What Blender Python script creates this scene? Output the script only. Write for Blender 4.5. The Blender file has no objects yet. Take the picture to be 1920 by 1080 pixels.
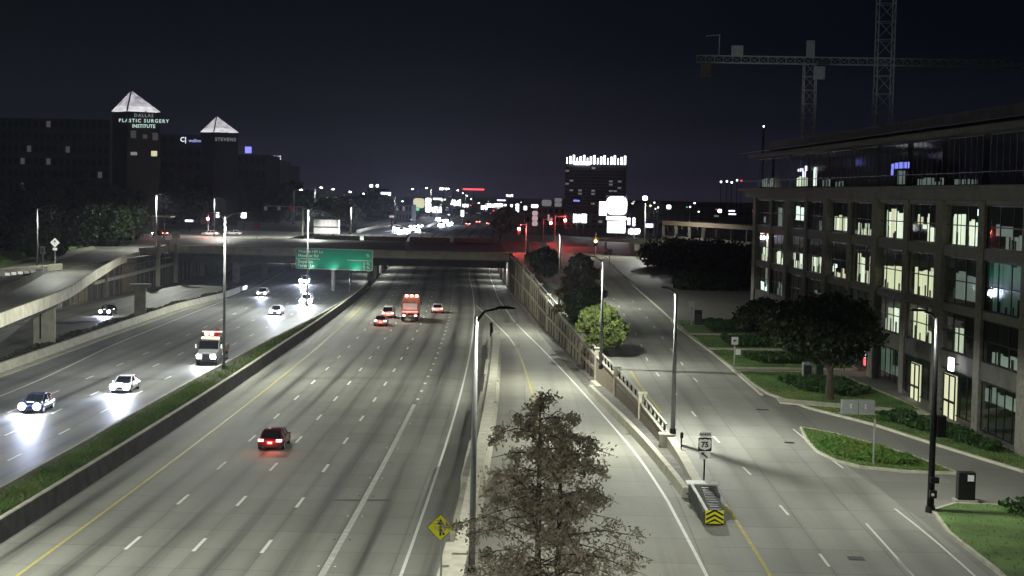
import bpy, math, random
import numpy as np
from mathutils import Vector, Matrix

random.seed(7)
rng = np.random.default_rng(7)
scn = bpy.context.scene
COL = scn.collection

# ------------------------------------------------------------------ camera
FPX, PITCH, ROLL, YAW, CAMH = 2984.24, 0.059005, 0.01939, -0.033882, 19.065
_f = Vector((math.sin(YAW) * math.cos(PITCH), math.cos(YAW) * math.cos(PITCH), -math.sin(PITCH)))
_r = Vector((math.cos(YAW), -math.sin(YAW), 0))
_u = _r.cross(_f)
cd = bpy.data.cameras.new('camera')
cam = bpy.data.objects.new('camera', cd)
COL.objects.link(cam)
cd.sensor_width = 36.0
cd.lens = FPX / 1920 * 36.0
cd.clip_start = 0.5
cd.clip_end = 9000
rx = _r * math.cos(ROLL) - _u * math.sin(-ROLL) * -1
# image rolled clockwise: camera's right axis dips towards -up
rx = _r * math.cos(ROLL) + _u * math.sin(ROLL)
uy = _u * math.cos(ROLL) - _r * math.sin(ROLL)
cam.matrix_world = Matrix(((rx.x, uy.x, -_f.x, 0), (rx.y, uy.y, -_f.y, 0), (rx.z, uy.z, -_f.z, CAMH), (0, 0, 0, 1)))
scn.camera = cam

# ------------------------------------------------------------------ night sky with the town's glow at the horizon
world = bpy.data.worlds.new('World')
scn.world = world
world.use_nodes = True
wn, wl = world.node_tree.nodes, world.node_tree.links
wn.clear()
w_out = wn.new('ShaderNodeOutputWorld')
w_bg = wn.new('ShaderNodeBackground')
w_tc = wn.new('ShaderNodeTexCoord')
w_sep = wn.new('ShaderNodeSeparateXYZ')
w_rmp = wn.new('ShaderNodeValToRGB')
w_rmp.color_ramp.interpolation = 'EASE'
e = w_rmp.color_ramp.elements
e[0].position = 0.0
e[0].color = (0.021, 0.019, 0.034, 1)
e[1].position = 1.0
e[1].color = (0.0015, 0.0022, 0.0035, 1)
for pos, c in ((0.02, (0.0110, 0.0112, 0.0200)), (0.05, (0.0046, 0.0056, 0.0100)), (0.10, (0.0014, 0.0026, 0.0046)), (0.2, (0.0012, 0.0020, 0.0034))):
    k = e.new(pos)
    k.color = (*c, 1)
w_bg.inputs['Strength'].default_value = 1.0
wl.new(w_tc.outputs['Generated'], w_sep.inputs[0])
wl.new(w_sep.outputs['Z'], w_rmp.inputs[0])
wl.new(w_rmp.outputs[0], w_bg.inputs[0])
wl.new(w_bg.outputs[0], w_out.inputs[0])
scn.view_settings.view_transform = 'Standard'
scn.view_settings.look = 'None'
scn.view_settings.exposure = 0.0
scn.view_settings.gamma = 1.0
scn.view_settings.use_curve_mapping = False
scn.cycles.max_bounces = 4
scn.cycles.diffuse_bounces = 2
scn.cycles.glossy_bounces = 2
scn.cycles.transmission_bounces = 2
scn.cycles.transparent_max_bounces = 6
scn.cycles.sample_clamp_indirect = 3.0
scn.cycles.use_denoising = True
scn.cycles.use_light_tree = True

LAMP_K = 5.0        # scales every street lamp


# ------------------------------------------------------------------ geometry of the place
def ray(px, py):
    u, v = px - 960, py - 540
    c, s = math.cos(ROLL), math.sin(ROLL)
    u, v = c * u + s * v, -s * u + c * v
    return _f * FPX + _r * u - _u * v


def at_z(px, py, z=0.0):
    d = ray(px, py)
    return Vector((0, 0, CAMH)) + d * ((z - CAMH) / d.z)


def at_y(px, py, y):
    d = ray(px, py)
    return Vector((0, 0, CAMH)) + d * (y / d.y)


X0, KC = -22.103, -1.14588e-4


def cx(s):          # x of the lane line 1 of the northbound road
    if s <= 340:
        return X0 + KC * s * s
    b = X0 + KC * 340 * 340
    t = min(s, 440) - 340
    sl0, sl1 = 2 * KC * 340, -0.035
    x = b + sl0 * t + (sl1 - sl0) * t * t / 200
    if s > 440:
        x += sl1 * (s - 440)
    return x


def zf(y):          # height of the frontage road
    return 1.3 + 0.0224 * (min(max(y, 20), 320) - 93)


def zr(y):          # height of the ramp
    if y < 91:
        return zf(y) + 0.03
    return max(0.0, 1.34 * (235 - y) / 144)


def zw(y):          # height of the freeway
    t = min(max((y - 425) / 65, 0), 1)
    return 6.06 * t * t * (3 - 2 * t)


def tab(*pts):
    xs = [p[0] for p in pts]
    ys = [p[1] for p in pts]

    def f(s):
        return sum(float(np.interp(s + d, xs, ys)) for d in (-8, -4, 0, 4, 8)) / 5
    return f


oW = tab((20, 31.4), (93, 31.2), (112, 31.0), (126, 30.3), (143, 29.1), (156, 28.1), (187, 26.7), (218, 25.2), (255, 24.2), (315, 22.3), (420, 22.3))
oB = tab((20, 31.2), (92, 30.5), (118, 29.2), (127, 28.5), (147, 27.0), (188, 25.0), (218, 23.9), (255, 23.0), (290, 22.0), (420, 22.0))
oSB = tab((20, -11.9), (150, -12.0), (190, -11.0), (242, -8.8), (312, -6.6), (420, -6.4))     # yellow line of the southbound side
oMN = tab((20, -6.9), (180, -6.7), (300, -5.4), (420, -5.4))
oSW = tab((20, -26.3), (150, -26.3), (190, -28.2), (232, -28.2), (300, -27.2), (420, -29))
oLB = tab((20, -31.5), (200, -32.4), (246, -31.8), (277, -28.6), (420, -28.6))
oFL = tab((20, 33.4), (87, 32.8), (146, 30.7), (174, 30.9), (228, 31.8), (330, 32))
oL1 = tab((20, 36.6), (90, 36.0), (112, 34.6), (134, 33.9), (155, 33.0), (172, 33.8), (230, 35.0), (330, 36))
oL2 = tab((20, 39.9), (86, 39.9), (145, 36.3), (230, 37.5), (330, 38.5))
oCR = tab((20, 43.9), (78, 43.7), (91, 43.3), (105, 42.0), (120, 41.3), (146, 40.9), (190, 39.9), (248, 39.9), (297, 41), (330, 42.6))


def P(s, o, z=0.0):
    return (cx(s) + o, s, z)


# ------------------------------------------------------------------ mesh helpers
class MB:
    def __init__(self):
        self.v, self.f, self.uv = [], [], {}

    def quad(self, *p):
        n = len(self.v)
        self.v += [tuple(q) for q in p]
        self.f.append(tuple(range(n, n + len(p))))

    def box(self, c, d, rz=0.0, taper=1.0):
        n = len(self.v)
        co, si = math.cos(rz), math.sin(rz)
        for k in (-1, 1):
            t = taper if k > 0 else 1.0
            for a, b in ((-1, -1), (1, -1), (1, 1), (-1, 1)):
                x, y = a * d[0] / 2 * t, b * d[1] / 2 * t
                self.v.append((c[0] + co * x - si * y, c[1] + si * x + co * y, c[2] + k * d[2] / 2))
        self.f += [tuple(n + i for i in q) for q in ((3, 2, 1, 0), (4, 5, 6, 7), (0, 1, 5, 4), (1, 2, 6, 5), (2, 3, 7, 6), (3, 0, 4, 7))]
        return self

    def beam(self, a, b, w, h):          # box between two points, width w across, height h
        a, b = Vector(a), Vector(b)
        d = (b - a).normalized()
        up = Vector((0, 0, 1)) if abs(d.z) < 0.95 else Vector((0, 1, 0))
        r = d.cross(up).normalized() * (w / 2)
        q = r.normalized().cross(d).normalized() * (h / 2)
        n = len(self.v)
        for p in (a, b):
            for i, j in ((-1, -1), (1, -1), (1, 1), (-1, 1)):
                self.v.append(tuple(p + r * i + q * j))
        self.f += [tuple(n + i for i in k) for k in ((3, 2, 1, 0), (4, 5, 6, 7), (0, 1, 5, 4), (1, 2, 6, 5), (2, 3, 7, 6), (3, 0, 4, 7))]
        return self

    def tube(self, pts, radii, n=8, cap=True):
        rings = []
        pts = [Vector(p) for p in pts]
        for i, p in enumerate(pts):
            d = (pts[min(i + 1, len(pts) - 1)] - pts[max(i - 1, 0)]).normalized()
            up = Vector((0, 1, 0)) if abs(d.z) > 0.8 else Vector((0, 0, 1))
            a = d.cross(up).normalized()
            b = d.cross(a)
            base = len(self.v)
            for k in range(n):
                t = 2 * math.pi * k / n
                self.v.append(tuple(p + (a * math.cos(t) + b * math.sin(t)) * radii[i]))
            rings.append(base)
        for i in range(len(rings) - 1):
            for k in range(n):
                self.f.append((rings[i] + k, rings[i] + (k + 1) % n, rings[i + 1] + (k + 1) % n, rings[i + 1] + k))
        if cap:
            self.f.append(tuple(rings[0] + k for k in range(n))[::-1])
            self.f.append(tuple(rings[-1] + k for k in range(n)))
        return self

    def loft(self, secs, close=True):       # secs: rings of equal length
        n = len(secs[0])
        base = len(self.v)
        for s in secs:
            self.v += [tuple(p) for p in s]
        for i in range(len(secs) - 1):
            for k in range(n):
                a, b = base + i * n + k, base + i * n + (k + 1) % n
                self.f.append((a, b, b + n, a + n))
        if close:
            self.f.append(tuple(base + k for k in range(n))[::-1])
            self.f.append(tuple(base + (len(secs) - 1) * n + k for k in range(n)))
        return self

    def prism(self, poly, z0, z1):          # poly: list of (x, y); z may be functions of y
        g0 = z0 if callable(z0) else (lambda y: z0)
        g1 = z1 if callable(z1) else (lambda y: z1)
        n = len(poly)
        b = len(self.v)
        self.v += [(x, y, g0(y)) for x, y in poly] + [(x, y, g1(y)) for x, y in poly]
        self.f.append(tuple(b + n + k for k in range(n)))
        self.f.append(tuple(b + k for k in range(n))[::-1])
        for k in range(n):
            self.f.append((b + k, b + (k + 1) % n, b + n + (k + 1) % n, b + n + k))
        return self

    def build(self, name, mat, parent=None, smooth=False, world=True, bevel=0.0):
        me = bpy.data.meshes.new(name)
        v = self.v
        if parent is not None and world:
            o = Vector((0, 0, 0))
            q = parent
            while q is not None:
                o += q.location
                q = q.parent
            v = [(a[0] - o.x, a[1] - o.y, a[2] - o.z) for a in v]
        me.from_pydata(v, [], self.f)
        me.materials.append(mat)
        if smooth:
            me.polygons.foreach_set('use_smooth', [True] * len(me.polygons))
        ob = bpy.data.objects.new(name, me)
        COL.objects.link(ob)
        if parent is not None:
            ob.parent = parent
        if bevel:
            m = ob.modifiers.new('bevel', 'BEVEL')
            m.width = bevel
            m.segments = 2
        return ob


def tag(o, label=None, cat=None, group=None, kind=None):
    if label:
        o['label'] = label
    if cat:
        o['category'] = cat
    if group:
        o['group'] = group
    if kind:
        o['kind'] = kind
    return o


def empty(name, loc, label=None, cat=None, group=None, rz=0.0, kind=None):
    o = bpy.data.objects.new(name, None)
    COL.objects.link(o)
    o.location = loc
    o.rotation_euler.z = rz
    o.empty_display_size = 0.3
    return tag(o, label, cat, group, kind)


def copy_tree(o, parent=None):
    c = o.copy()
    COL.objects.link(c)
    c.parent = parent
    for ch in o.children:
        copy_tree(ch, c)
    return c


def light(name, kind, parent, loc, power, color=(1, 1, 1), size=0.4, rot=None, spot=None, blend=0.6, spread=None):
    ld = bpy.data.lights.new(name, kind)
    ld.energy = power
    ld.color = color
    if kind == 'AREA':
        ld.shape = 'DISK'
        ld.size = size
        if spread:
            ld.spread = spread
    else:
        ld.shadow_soft_size = size
    if kind == 'SPOT':
        ld.spot_size = spot
        ld.spot_blend = blend
    o = bpy.data.objects.new(name, ld)
    COL.objects.link(o)
    o.parent = parent
    o.location = loc
    if rot:
        o.rotation_euler = rot
    return o


# ------------------------------------------------------------------ materials
M = {}


def mat(name, col, rough=0.7, metal=0.0, var=0.12, scale=2.0, spec=0.4, bump=0.0, coat=0.0, emit=None, est=0.0):
    m = bpy.data.materials.new(name)
    m.use_nodes = True
    nt = m.node_tree
    n, l = nt.nodes, nt.links
    b = n['Principled BSDF']
    b.inputs['Roughness'].default_value = rough
    b.inputs['Metallic'].default_value = metal
    b.inputs['Specular IOR Level'].default_value = spec
    b.inputs['Coat Weight'].default_value = coat
    if var > 0:
        tc = n.new('ShaderNodeTexCoord')
        nz = n.new('ShaderNodeTexNoise')
        nz.inputs['Scale'].default_value = scale
        nz.inputs['Detail'].default_value = 5
        l.new(tc.outputs['Object'], nz.inputs['Vector'])
        mr = n.new('ShaderNodeMapRange')
        mr.inputs[1].default_value = 0.3
        mr.inputs[2].default_value = 0.7
        mr.inputs[3].default_value = 1 - var
        mr.inputs[4].default_value = 1 + var
        l.new(nz.outputs['Fac'], mr.inputs[0])
        mx = n.new('ShaderNodeVectorMath')
        mx.operation = 'SCALE'
        mx.inputs[0].default_value = col
        l.new(mr.outputs[0], mx.inputs['Scale'])
        l.new(mx.outputs[0], b.inputs['Base Color'])
        if bump > 0:
            bp = n.new('ShaderNodeBump')
            bp.inputs['Strength'].default_value = bump
            bp.inputs['Distance'].default_value = 0.05
            l.new(nz.outputs['Fac'], bp.inputs['Height'])
            l.new(bp.outputs[0], b.inputs['Normal'])
    else:
        b.inputs['Base Color'].default_value = (*col, 1)
    if emit:
        b.inputs['Emission Color'].default_value = (*emit, 1)
        b.inputs['Emission Strength'].default_value = est
    M[name] = m
    return m


def emis(name, col, st, base=(0.6, 0.6, 0.6)):
    return mat(name, base, rough=0.4, var=0, emit=col, est=st)


def glass(name, col, rough=0.05, alpha=0.5):
    m = bpy.data.materials.new(name)
    m.use_nodes = True
    n, l = m.node_tree.nodes, m.node_tree.links
    n.clear()
    out = n.new('ShaderNodeOutputMaterial')
    tr = n.new('ShaderNodeBsdfTransparent')
    tr.inputs[0].default_value = (*col, 1)
    gl = n.new('ShaderNodeBsdfGlossy')
    gl.inputs['Roughness'].default_value = rough
    fr = n.new('ShaderNodeFresnel')
    fr.inputs[0].default_value = 1.5
    mx = n.new('ShaderNodeMixShader')
    fk = n.new('ShaderNodeMath')
    fk.operation = 'MULTIPLY'
    fk.inputs[1].default_value = 0.22
    l.new(fr.outputs[0], fk.inputs[0])
    l.new(fk.outputs[0], mx.inputs[0])
    l.new(tr.outputs[0], mx.inputs[1])
    l.new(gl.outputs[0], mx.inputs[2])
    l.new(mx.outputs[0], out.inputs[0])
    M[name] = m
    return m


def road_mat(name, base, off, lane, dark, slab=(3.6, 4.6), rough=0.6, tint=0.10, phase=0.5, spec=0.4):
    """pavement whose wear follows the lanes; UV = (metres across, metres along)"""
    m = bpy.data.materials.new(name)
    m.use_nodes = True
    n, l = m.node_tree.nodes, m.node_tree.links
    b = n['Principled BSDF']
    b.inputs['Specular IOR Level'].default_value = spec
    uv = n.new('ShaderNodeUVMap')
    sp = n.new('ShaderNodeSeparateXYZ')
    l.new(uv.outputs[0], sp.inputs[0])

    def math_(op, a, bb=None, c=None):
        q = n.new('ShaderNodeMath')
        q.operation = op
        for i, x in enumerate((a, bb, c)):
            if x is None:
                continue
            if isinstance(x, (int, float)):
                q.inputs[i].default_value = x
            else:
                l.new(x, q.inputs[i])
        return q.outputs[0]

    def noise(sx, sy, detail=4, rgh=0.6, ofs=0.0):
        mp = n.new('ShaderNodeMapping')
        mp.inputs['Scale'].default_value = (sx, sy, 1)
        mp.inputs['Location'].default_value = (ofs, ofs * 1.7, ofs)
        l.new(uv.outputs[0], mp.inputs[0])
        q = n.new('ShaderNodeTexNoise')
        q.inputs['Scale'].default_value = 1.0
        q.inputs['Detail'].default_value = detail
        q.inputs['Roughness'].default_value = rgh
        l.new(mp.outputs[0], q.inputs['Vector'])
        return q.outputs['Fac']
    # wheel paths / oil drip band
    t = math_('DIVIDE', math_('SUBTRACT', sp.outputs['X'], off), lane)
    wob = math_('MULTIPLY', math_('SUBTRACT', noise(0.3, 0.02, 2), 0.5), 0.35)
    t = math_('ADD', t, wob)
    c1 = math_('COSINE', math_('MULTIPLY', math_('SUBTRACT', t, phase), 6.28318))
    band = math_('POWER', math_('MULTIPLY', math_('ADD', c1, 1.0), 0.5), 2.2)
    band2 = math_('MULTIPLY', math_('POWER', math_('MULTIPLY', math_('ADD', math_('COSINE', math_('MULTIPLY', math_('SUBTRACT', t, phase), 12.56637)), 1.0), 0.5), 3.0), 0.4)
    str_n = noise(0.9, 0.012, 4, 0.6, 3.0)
    str_m = math_('MULTIPLY', math_('SUBTRACT', str_n, 0.32), 2.6)
    str_m = math_('MINIMUM', math_('MAXIMUM', str_m, 0.15), 1.0)
    wear = math_('MULTIPLY', math_('MULTIPLY', math_('ADD', band, band2), str_m), dark)
    # slabs
    fx = math_('FLOOR', math_('DIVIDE', math_('SUBTRACT', sp.outputs['X'], off), slab[0]))
    fy = math_('FLOOR', math_('DIVIDE', sp.outputs['Y'], slab[1]))
    cb = n.new('ShaderNodeCombineXYZ')
    l.new(fx, cb.inputs[0])
    l.new(fy, cb.inputs[1])
    wnz = n.new('ShaderNodeTexWhiteNoise')
    wnz.noise_dimensions = '3D'
    l.new(cb.outputs[0], wnz.inputs['Vector'])
    slabv = math_('MULTIPLY', math_('SUBTRACT', wnz.outputs['Value'], 0.5), 0.17)
    # joints
    fr = math_('FRACT', math_('DIVIDE', sp.outputs['Y'], slab[1]))
    j = math_('LESS_THAN', fr, 0.10 / slab[1])
    fr2 = math_('FRACT', math_('ADD', math_('DIVIDE', math_('SUBTRACT', sp.outputs['X'], off), slab[0]), 0.02))
    j2 = math_('LESS_THAN', fr2, 0.06 / slab[0])
    jj = math_('MULTIPLY', math_('MAXIMUM', j, j2), 0.3)
    blot = math_('MULTIPLY', math_('SUBTRACT', noise(0.16, 0.07, 6, 0.65), 0.5), 0.55)
    fine = math_('MULTIPLY', math_('SUBTRACT', noise(9, 5, 3), 0.5), 0.16)
    crack = noise(0.5, 0.35, 8, 0.75, 9.0)
    ck = math_('LESS_THAN', math_('ABSOLUTE', math_('SUBTRACT', crack, 0.53)), 0.0035)
    val = math_('ADD', math_('ADD', math_('ADD', 1.0, slabv), blot), fine)
    val = math_('SUBTRACT', math_('SUBTRACT', val, jj), math_('MULTIPLY', ck, 0.14))
    val = math_('MULTIPLY', val, math_('SUBTRACT', 1.0, wear))
    val = math_('MAXIMUM', val, 0.15)
    mx = n.new('ShaderNodeVectorMath')
    mx.operation = 'SCALE'
    mx.inputs[0].default_value = base
    l.new(val, mx.inputs['Scale'])
    l.new(mx.outputs[0], b.inputs['Base Color'])
    rr = math_('SUBTRACT', rough, math_('MULTIPLY', wear, 0.08))
    l.new(rr, b.inputs['Roughness'])
    bp = n.new('ShaderNodeBump')
    bp.inputs['Strength'].default_value = 0.25
    bp.inputs['Distance'].default_value = 0.02
    l.new(noise(14, 8, 3), bp.inputs['Height'])
    l.new(bp.outputs[0], b.inputs['Normal'])
    M[name] = m
    return m


def leaf_mat(name, c1, c2, scale=0.8, trans=0.3, rough=0.6):
    m = bpy.data.materials.new(name)
    m.use_nodes = True
    n, l = m.node_tree.nodes, m.node_tree.links
    b = n['Principled BSDF']
    b.inputs['Roughness'].default_value = rough
    b.inputs['Specular IOR Level'].default_value = 0.25
    g = n.new('ShaderNodeNewGeometry')
    tc = n.new('ShaderNodeTexCoord')
    nz = n.new('ShaderNodeTexNoise')
    nz.inputs['Scale'].default_value = scale
    nz.inputs['Detail'].default_value = 3
    l.new(tc.outputs['Object'], nz.inputs['Vector'])
    ad = n.new('ShaderNodeMath')
    ad.operation = 'MULTIPLY_ADD'
    ad.inputs[1].default_value = 0.55
    l.new(g.outputs['Random Per Island'], ad.inputs[0])
    sb = n.new('ShaderNodeMath')
    sb.operation = 'MULTIPLY_ADD'
    sb.inputs[1].default_value = 1.6
    sb.inputs[2].default_value = -0.55
    l.new(nz.outputs['Fac'], sb.inputs[0])
    l.new(sb.outputs[0], ad.inputs[2])
    rp = n.new('ShaderNodeValToRGB')
    rp.color_ramp.elements[0].color = (*c1, 1)
    rp.color_ramp.elements[1].color = (*c2, 1)
    l.new(ad.outputs[0], rp.inputs[0])
    l.new(rp.outputs[0], b.inputs['Base Color'])
    tl = n.new('ShaderNodeBsdfTranslucent')
    l.new(rp.outputs[0], tl.inputs[0])
    mx = n.new('ShaderNodeMixShader')
    mx.inputs[0].default_value = trans
    l.new(b.outputs[0], mx.inputs[1])
    l.new(tl.outputs[0], mx.inputs[2])
    l.new(mx.outputs[0], n['Material Output'].inputs[0])
    M[name] = m
    return m


road_mat('nb_road', (0.25, 0.25, 0.215), 0.0, 3.6, 0.80, rough=0.72, spec=0.25)
road_mat('sb_road', (0.20, 0.205, 0.20), -14.85, 3.75, 0.55, rough=0.58, slab=(3.75, 4.6), spec=0.5)
road_mat('ramp_road', (0.31, 0.305, 0.25), 21.0, 5.0, 0.30, slab=(4.5, 5.2), rough=0.7, spec=0.25)
road_mat('frontage_road', (0.30, 0.30, 0.265), 36.2, 3.4, 0.30, slab=(3.4, 4.8), rough=0.7, spec=0.25)
road_mat('low_road', (0.24, 0.24, 0.21), -38, 4.0, 0.45, slab=(4.0, 5.0))
road_mat('paving', (0.22, 0.215, 0.19), 3.0, 5.0, 0.0, slab=(5.0, 5.0))
road_mat('bridge_deck', (0.16, 0.16, 0.15), 3.0, 3.6, 0.2, slab=(3.6, 6.0))
mat('asphalt', (0.09, 0.09, 0.085), 0.8, var=0.3, scale=0.3)
mat('earth', (0.045, 0.042, 0.03), 0.95, var=0.4, scale=0.5)
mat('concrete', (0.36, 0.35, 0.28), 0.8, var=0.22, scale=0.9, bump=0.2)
mat('pale_concrete', (0.52, 0.50, 0.40), 0.8, var=0.16, scale=1.2, bump=0.15)
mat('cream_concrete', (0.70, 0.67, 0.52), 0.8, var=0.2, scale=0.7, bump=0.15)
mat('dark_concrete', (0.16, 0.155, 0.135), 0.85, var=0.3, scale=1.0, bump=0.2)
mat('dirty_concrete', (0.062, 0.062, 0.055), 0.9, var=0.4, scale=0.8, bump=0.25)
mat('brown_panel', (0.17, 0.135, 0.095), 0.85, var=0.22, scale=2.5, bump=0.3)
mat('tan_panel', (0.26, 0.225, 0.16), 0.85, var=0.22, scale=2.5, bump=0.3)
mat('shaded_stained_wall', (0.036, 0.037, 0.034), 0.95, var=0.5, scale=0.9, bump=0.3)  # streak-stained concrete, colour also darkened for the shade on its side face
mat('stone', (0.10, 0.105, 0.10), 0.85, var=0.4, scale=3.0, bump=0.5)
mat('white_paint', (0.74, 0.74, 0.68), 0.6, var=0.12, scale=3.0)
mat('worn_paint', (0.48, 0.48, 0.43), 0.6, var=0.25, scale=2.0)
mat('yellow_paint', (0.46, 0.38, 0.10), 0.6, var=0.2, scale=2.0)
mat('galv', (0.42, 0.43, 0.43), 0.45, metal=0.5, var=0.12, scale=3.0)
mat('white_pole', (0.17, 0.175, 0.175), 0.5, var=0.08, scale=3.0)
mat('black_metal', (0.012, 0.012, 0.013), 0.45, metal=0.3, var=0.1)
mat('dark_metal', (0.05, 0.05, 0.052), 0.5, metal=0.6, var=0.15)
mat('green_metal', (0.03, 0.09, 0.05), 0.5, metal=0.3, var=0.15)
mat('rubber', (0.015, 0.015, 0.015), 0.8, var=0.15, scale=6)
mat('sign_green', (0.010, 0.33, 0.20), 0.45, var=0.06, scale=0.6)
mat('sign_white', (0.78, 0.78, 0.76), 0.45, var=0.05, scale=2)
mat('sign_black', (0.012, 0.012, 0.012), 0.5, var=0.05)
mat('sign_yellow', (0.90, 0.86, 0.02), 0.45, var=0.05, scale=2, emit=(0.85, 0.80, 0.02), est=0.0)
mat('sign_red', (0.55, 0.02, 0.03), 0.45, var=0.05)
mat('brick_dark', (0.21, 0.20, 0.17), 0.85, var=0.25, scale=3.0, bump=0.3)
mat('facade_dark', (0.10, 0.10, 0.085), 0.8, var=0.25, scale=1.0)
mat('cornice', (0.15, 0.145, 0.12), 0.8, var=0.2, scale=0.6)
mat('frame_dark', (0.02, 0.022, 0.02), 0.5, metal=0.4, var=0.1)
mat('room_dark', (0.02, 0.03, 0.026), 0.9, var=0.4, scale=0.7)
mat('furniture', (0.05, 0.05, 0.045), 0.8, var=0.2)
mat('trunk', (0.075, 0.058, 0.043), 0.9, var=0.35, scale=5, bump=0.5)
mat('crane_steel', (0.38, 0.40, 0.40), 0.5, metal=0.2, var=0.2, scale=1.0)
glass('window_glass', (0.80, 0.88, 0.82), 0.04)
leaf_mat('cypress_leaf', (0.22, 0.20, 0.14), (0.62, 0.54, 0.41), 0.9, 0.4)
leaf_mat('far_cypress_leaf', (0.07, 0.075, 0.035), (0.30, 0.26, 0.14), 0.6, 0.25)
leaf_mat('bush_leaf', (0.08, 0.115, 0.03), (0.30, 0.36, 0.12), 1.6, 0.3)
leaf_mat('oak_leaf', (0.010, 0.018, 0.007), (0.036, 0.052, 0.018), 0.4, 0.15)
leaf_mat('hedge_leaf', (0.02, 0.055, 0.015), (0.07, 0.14, 0.04), 1.2, 0.2)
leaf_mat('ivy_leaf', (0.03, 0.035, 0.02), (0.08, 0.08, 0.045), 1.2, 0.2)
leaf_mat('grass_blade', (0.035, 0.085, 0.018), (0.15, 0.21, 0.055), 0.25, 0.3)
leaf_mat('lawn_blade', (0.035, 0.19, 0.03), (0.30, 0.34, 0.09), 0.15, 0.3)
emis('lamp_lens', (1.0, 0.97, 0.88), 60)
emis('head_lens', (0.86, 0.9, 1.0), 260)
emis('head_lens_far', (0.9, 0.93, 1.0), 120)
emis('tail_lens', (1.0, 0.14, 0.1), 14, (0.3, 0.01, 0.01))
emis('brake_lens', (1.0, 0.22, 0.17), 26, (0.3, 0.01, 0.01))
emis('amber_lens', (1.0, 0.75, 0.4), 9)
emis('signal_red', (1.0, 0.07, 0.06), 900, (0.3, 0, 0))
emis('signal_amber', (1.0, 0.55, 0.1), 30, (0.3, 0.2, 0))
emis('white_glow', (0.92, 0.95, 1.0), 3.0)
emis('pure_glow', (0.93, 0.96, 1.0), 5.0)
emis('blue_glow', (0.22, 0.22, 0.9), 1.6)
emis('lav_glow', (0.75, 0.7, 1.0), 2.6)
emis('pink_glow', (0.85, 0.6, 0.62), 0.55)
emis('red_glow', (1.0, 0.08, 0.1), 2.0)
emis('warm_glow', (0.75, 0.72, 0.45), 0.9)
emis('green_glow', (0.15, 0.9, 0.4), 0.9)
emis('dim_glow', (0.6, 0.6, 0.65), 0.25)
emis('room_glow', (0.84, 0.90, 0.72), 1.35)
emis('room_soft', (0.80, 0.86, 0.66), 0.75)
emis('room_warm', (0.95, 0.86, 0.60), 1.0)
emis('room_dim', (0.45, 0.55, 0.5), 0.3)
emis('room_bright', (0.85, 0.95, 0.9), 1.6)
emis('room_yellow', (0.84, 0.84, 0.55), 1.15)
emis('teal_room', (0.03, 0.09, 0.075), 0.35)


# ------------------------------------------------------------------ ground sheets
def sheet(name, s0, s1, fl, fr, fz, m, step=4.0, cols=2, kind='structure', label=None, thick=0.0, parent=None):
    ns = max(2, int((s1 - s0) / step) + 1)
    ss = np.linspace(s0, s1, ns)
    v, f, uv = [], [], []
    for s in ss:
        a, b = fl(s), fr(s)
        for c in range(cols):
            o = a + (b - a) * c / (cols - 1)
            v.append((cx(s) + o, float(s), fz(s)))
            uv.append((o, float(s)))
    for i in range(ns - 1):
        for c in range(cols - 1):
            k = i * cols + c
            f.append((k, k + 1, k + 1 + cols, k + cols))
    me = bpy.data.meshes.new(name)
    me.from_pydata(v, [], f)
    me.materials.append(m)
    ul = me.uv_layers.new(name='UVMap')
    for lp in me.loops:
        ul.data[lp.index].uv = uv[lp.vertex_index]
    ob = bpy.data.objects.new(name, me)
    COL.objects.link(ob)
    if kind:
        ob['kind'] = kind
    if label:
        ob['label'] = label
    if parent:
        ob.parent = parent
    return ob


C = lambda a: (lambda s: a)
far_ground = MB().prism([(-1900, 490), (1900, 490), (1900, 5000), (-1900, 5000)], -2, 6.0).build('far_ground', M['asphalt'])
tag(far_ground, 'dark open ground stretching to the horizon', kind='structure')

bed = MB().prism([(-1900, -60), (1900, -60), (1900, 489), (-1900, 489)], -3, -0.6).build('ground_bed', M['earth'])
tag(bed, 'bare earth under the roads', kind='structure')
nb = sheet('northbound_freeway', 20, 235, lambda s: oMN(s), C(17.25), zw, M['nb_road'])
nb2 = sheet('northbound_freeway', 235, 1500, lambda s: oMN(s), lambda s: oB(s), zw, M['nb_road'])
sb = sheet('southbound_freeway', 20, 1500, lambda s: oLB(s) - 0.2 if s < 300 else -32.5, lambda s: oSB(s) + 0.45, lambda s: zw(s), M['sb_road'])
ramp = sheet('entrance_ramp', 20, 235, C(17.7), lambda s: oB(s) + 0.2, zr, M['ramp_road'])
sheet('low_exit_road', 100, 428, lambda s: -78.9 - cx(s), lambda s: oLB(s) - 0.6, C(-0.02), M['low_road'])
sheet('nose_paving', 20, 93.5, lambda s: 30.0, lambda s: oW(s) + 0.6, lambda s: zf(s) + 0.012, M['frontage_road'])
front = sheet('frontage_road', 20, 500, lambda s: oW(s) + 0.3, lambda s: oCR(s), lambda s: zf(s) + 0.02, M['frontage_road'])
sheet('right_ground', 20, 316, lambda s: oW(s) + 0.2, lambda s: 230 - cx(s), lambda s: zf(s) - 0.02, M['paving'])
sheet('right_ground', 316, 490.5, lambda s: -11.5 - cx(s) if s < 420 else 24 + (-35.35 - cx(s)) * 0 , lambda s: 230 - cx(s), lambda s: zf(s) - 0.02, M['paving'])
sheet('left_ground', 60, 417, lambda s: -700 - cx(s), lambda s: -79.2 - cx(s), C(6.1), M['paving'])
sheet('left_ground', 417, 490.5, lambda s: -700 - cx(s), lambda s: -34.0, C(6.1), M['paving'])
sheet('park_lane_crossing', 322, 416, lambda s: -190 - cx(s), lambda s: -79.4 - cx(s), C(6.14), M['bridge_deck'])


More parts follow.
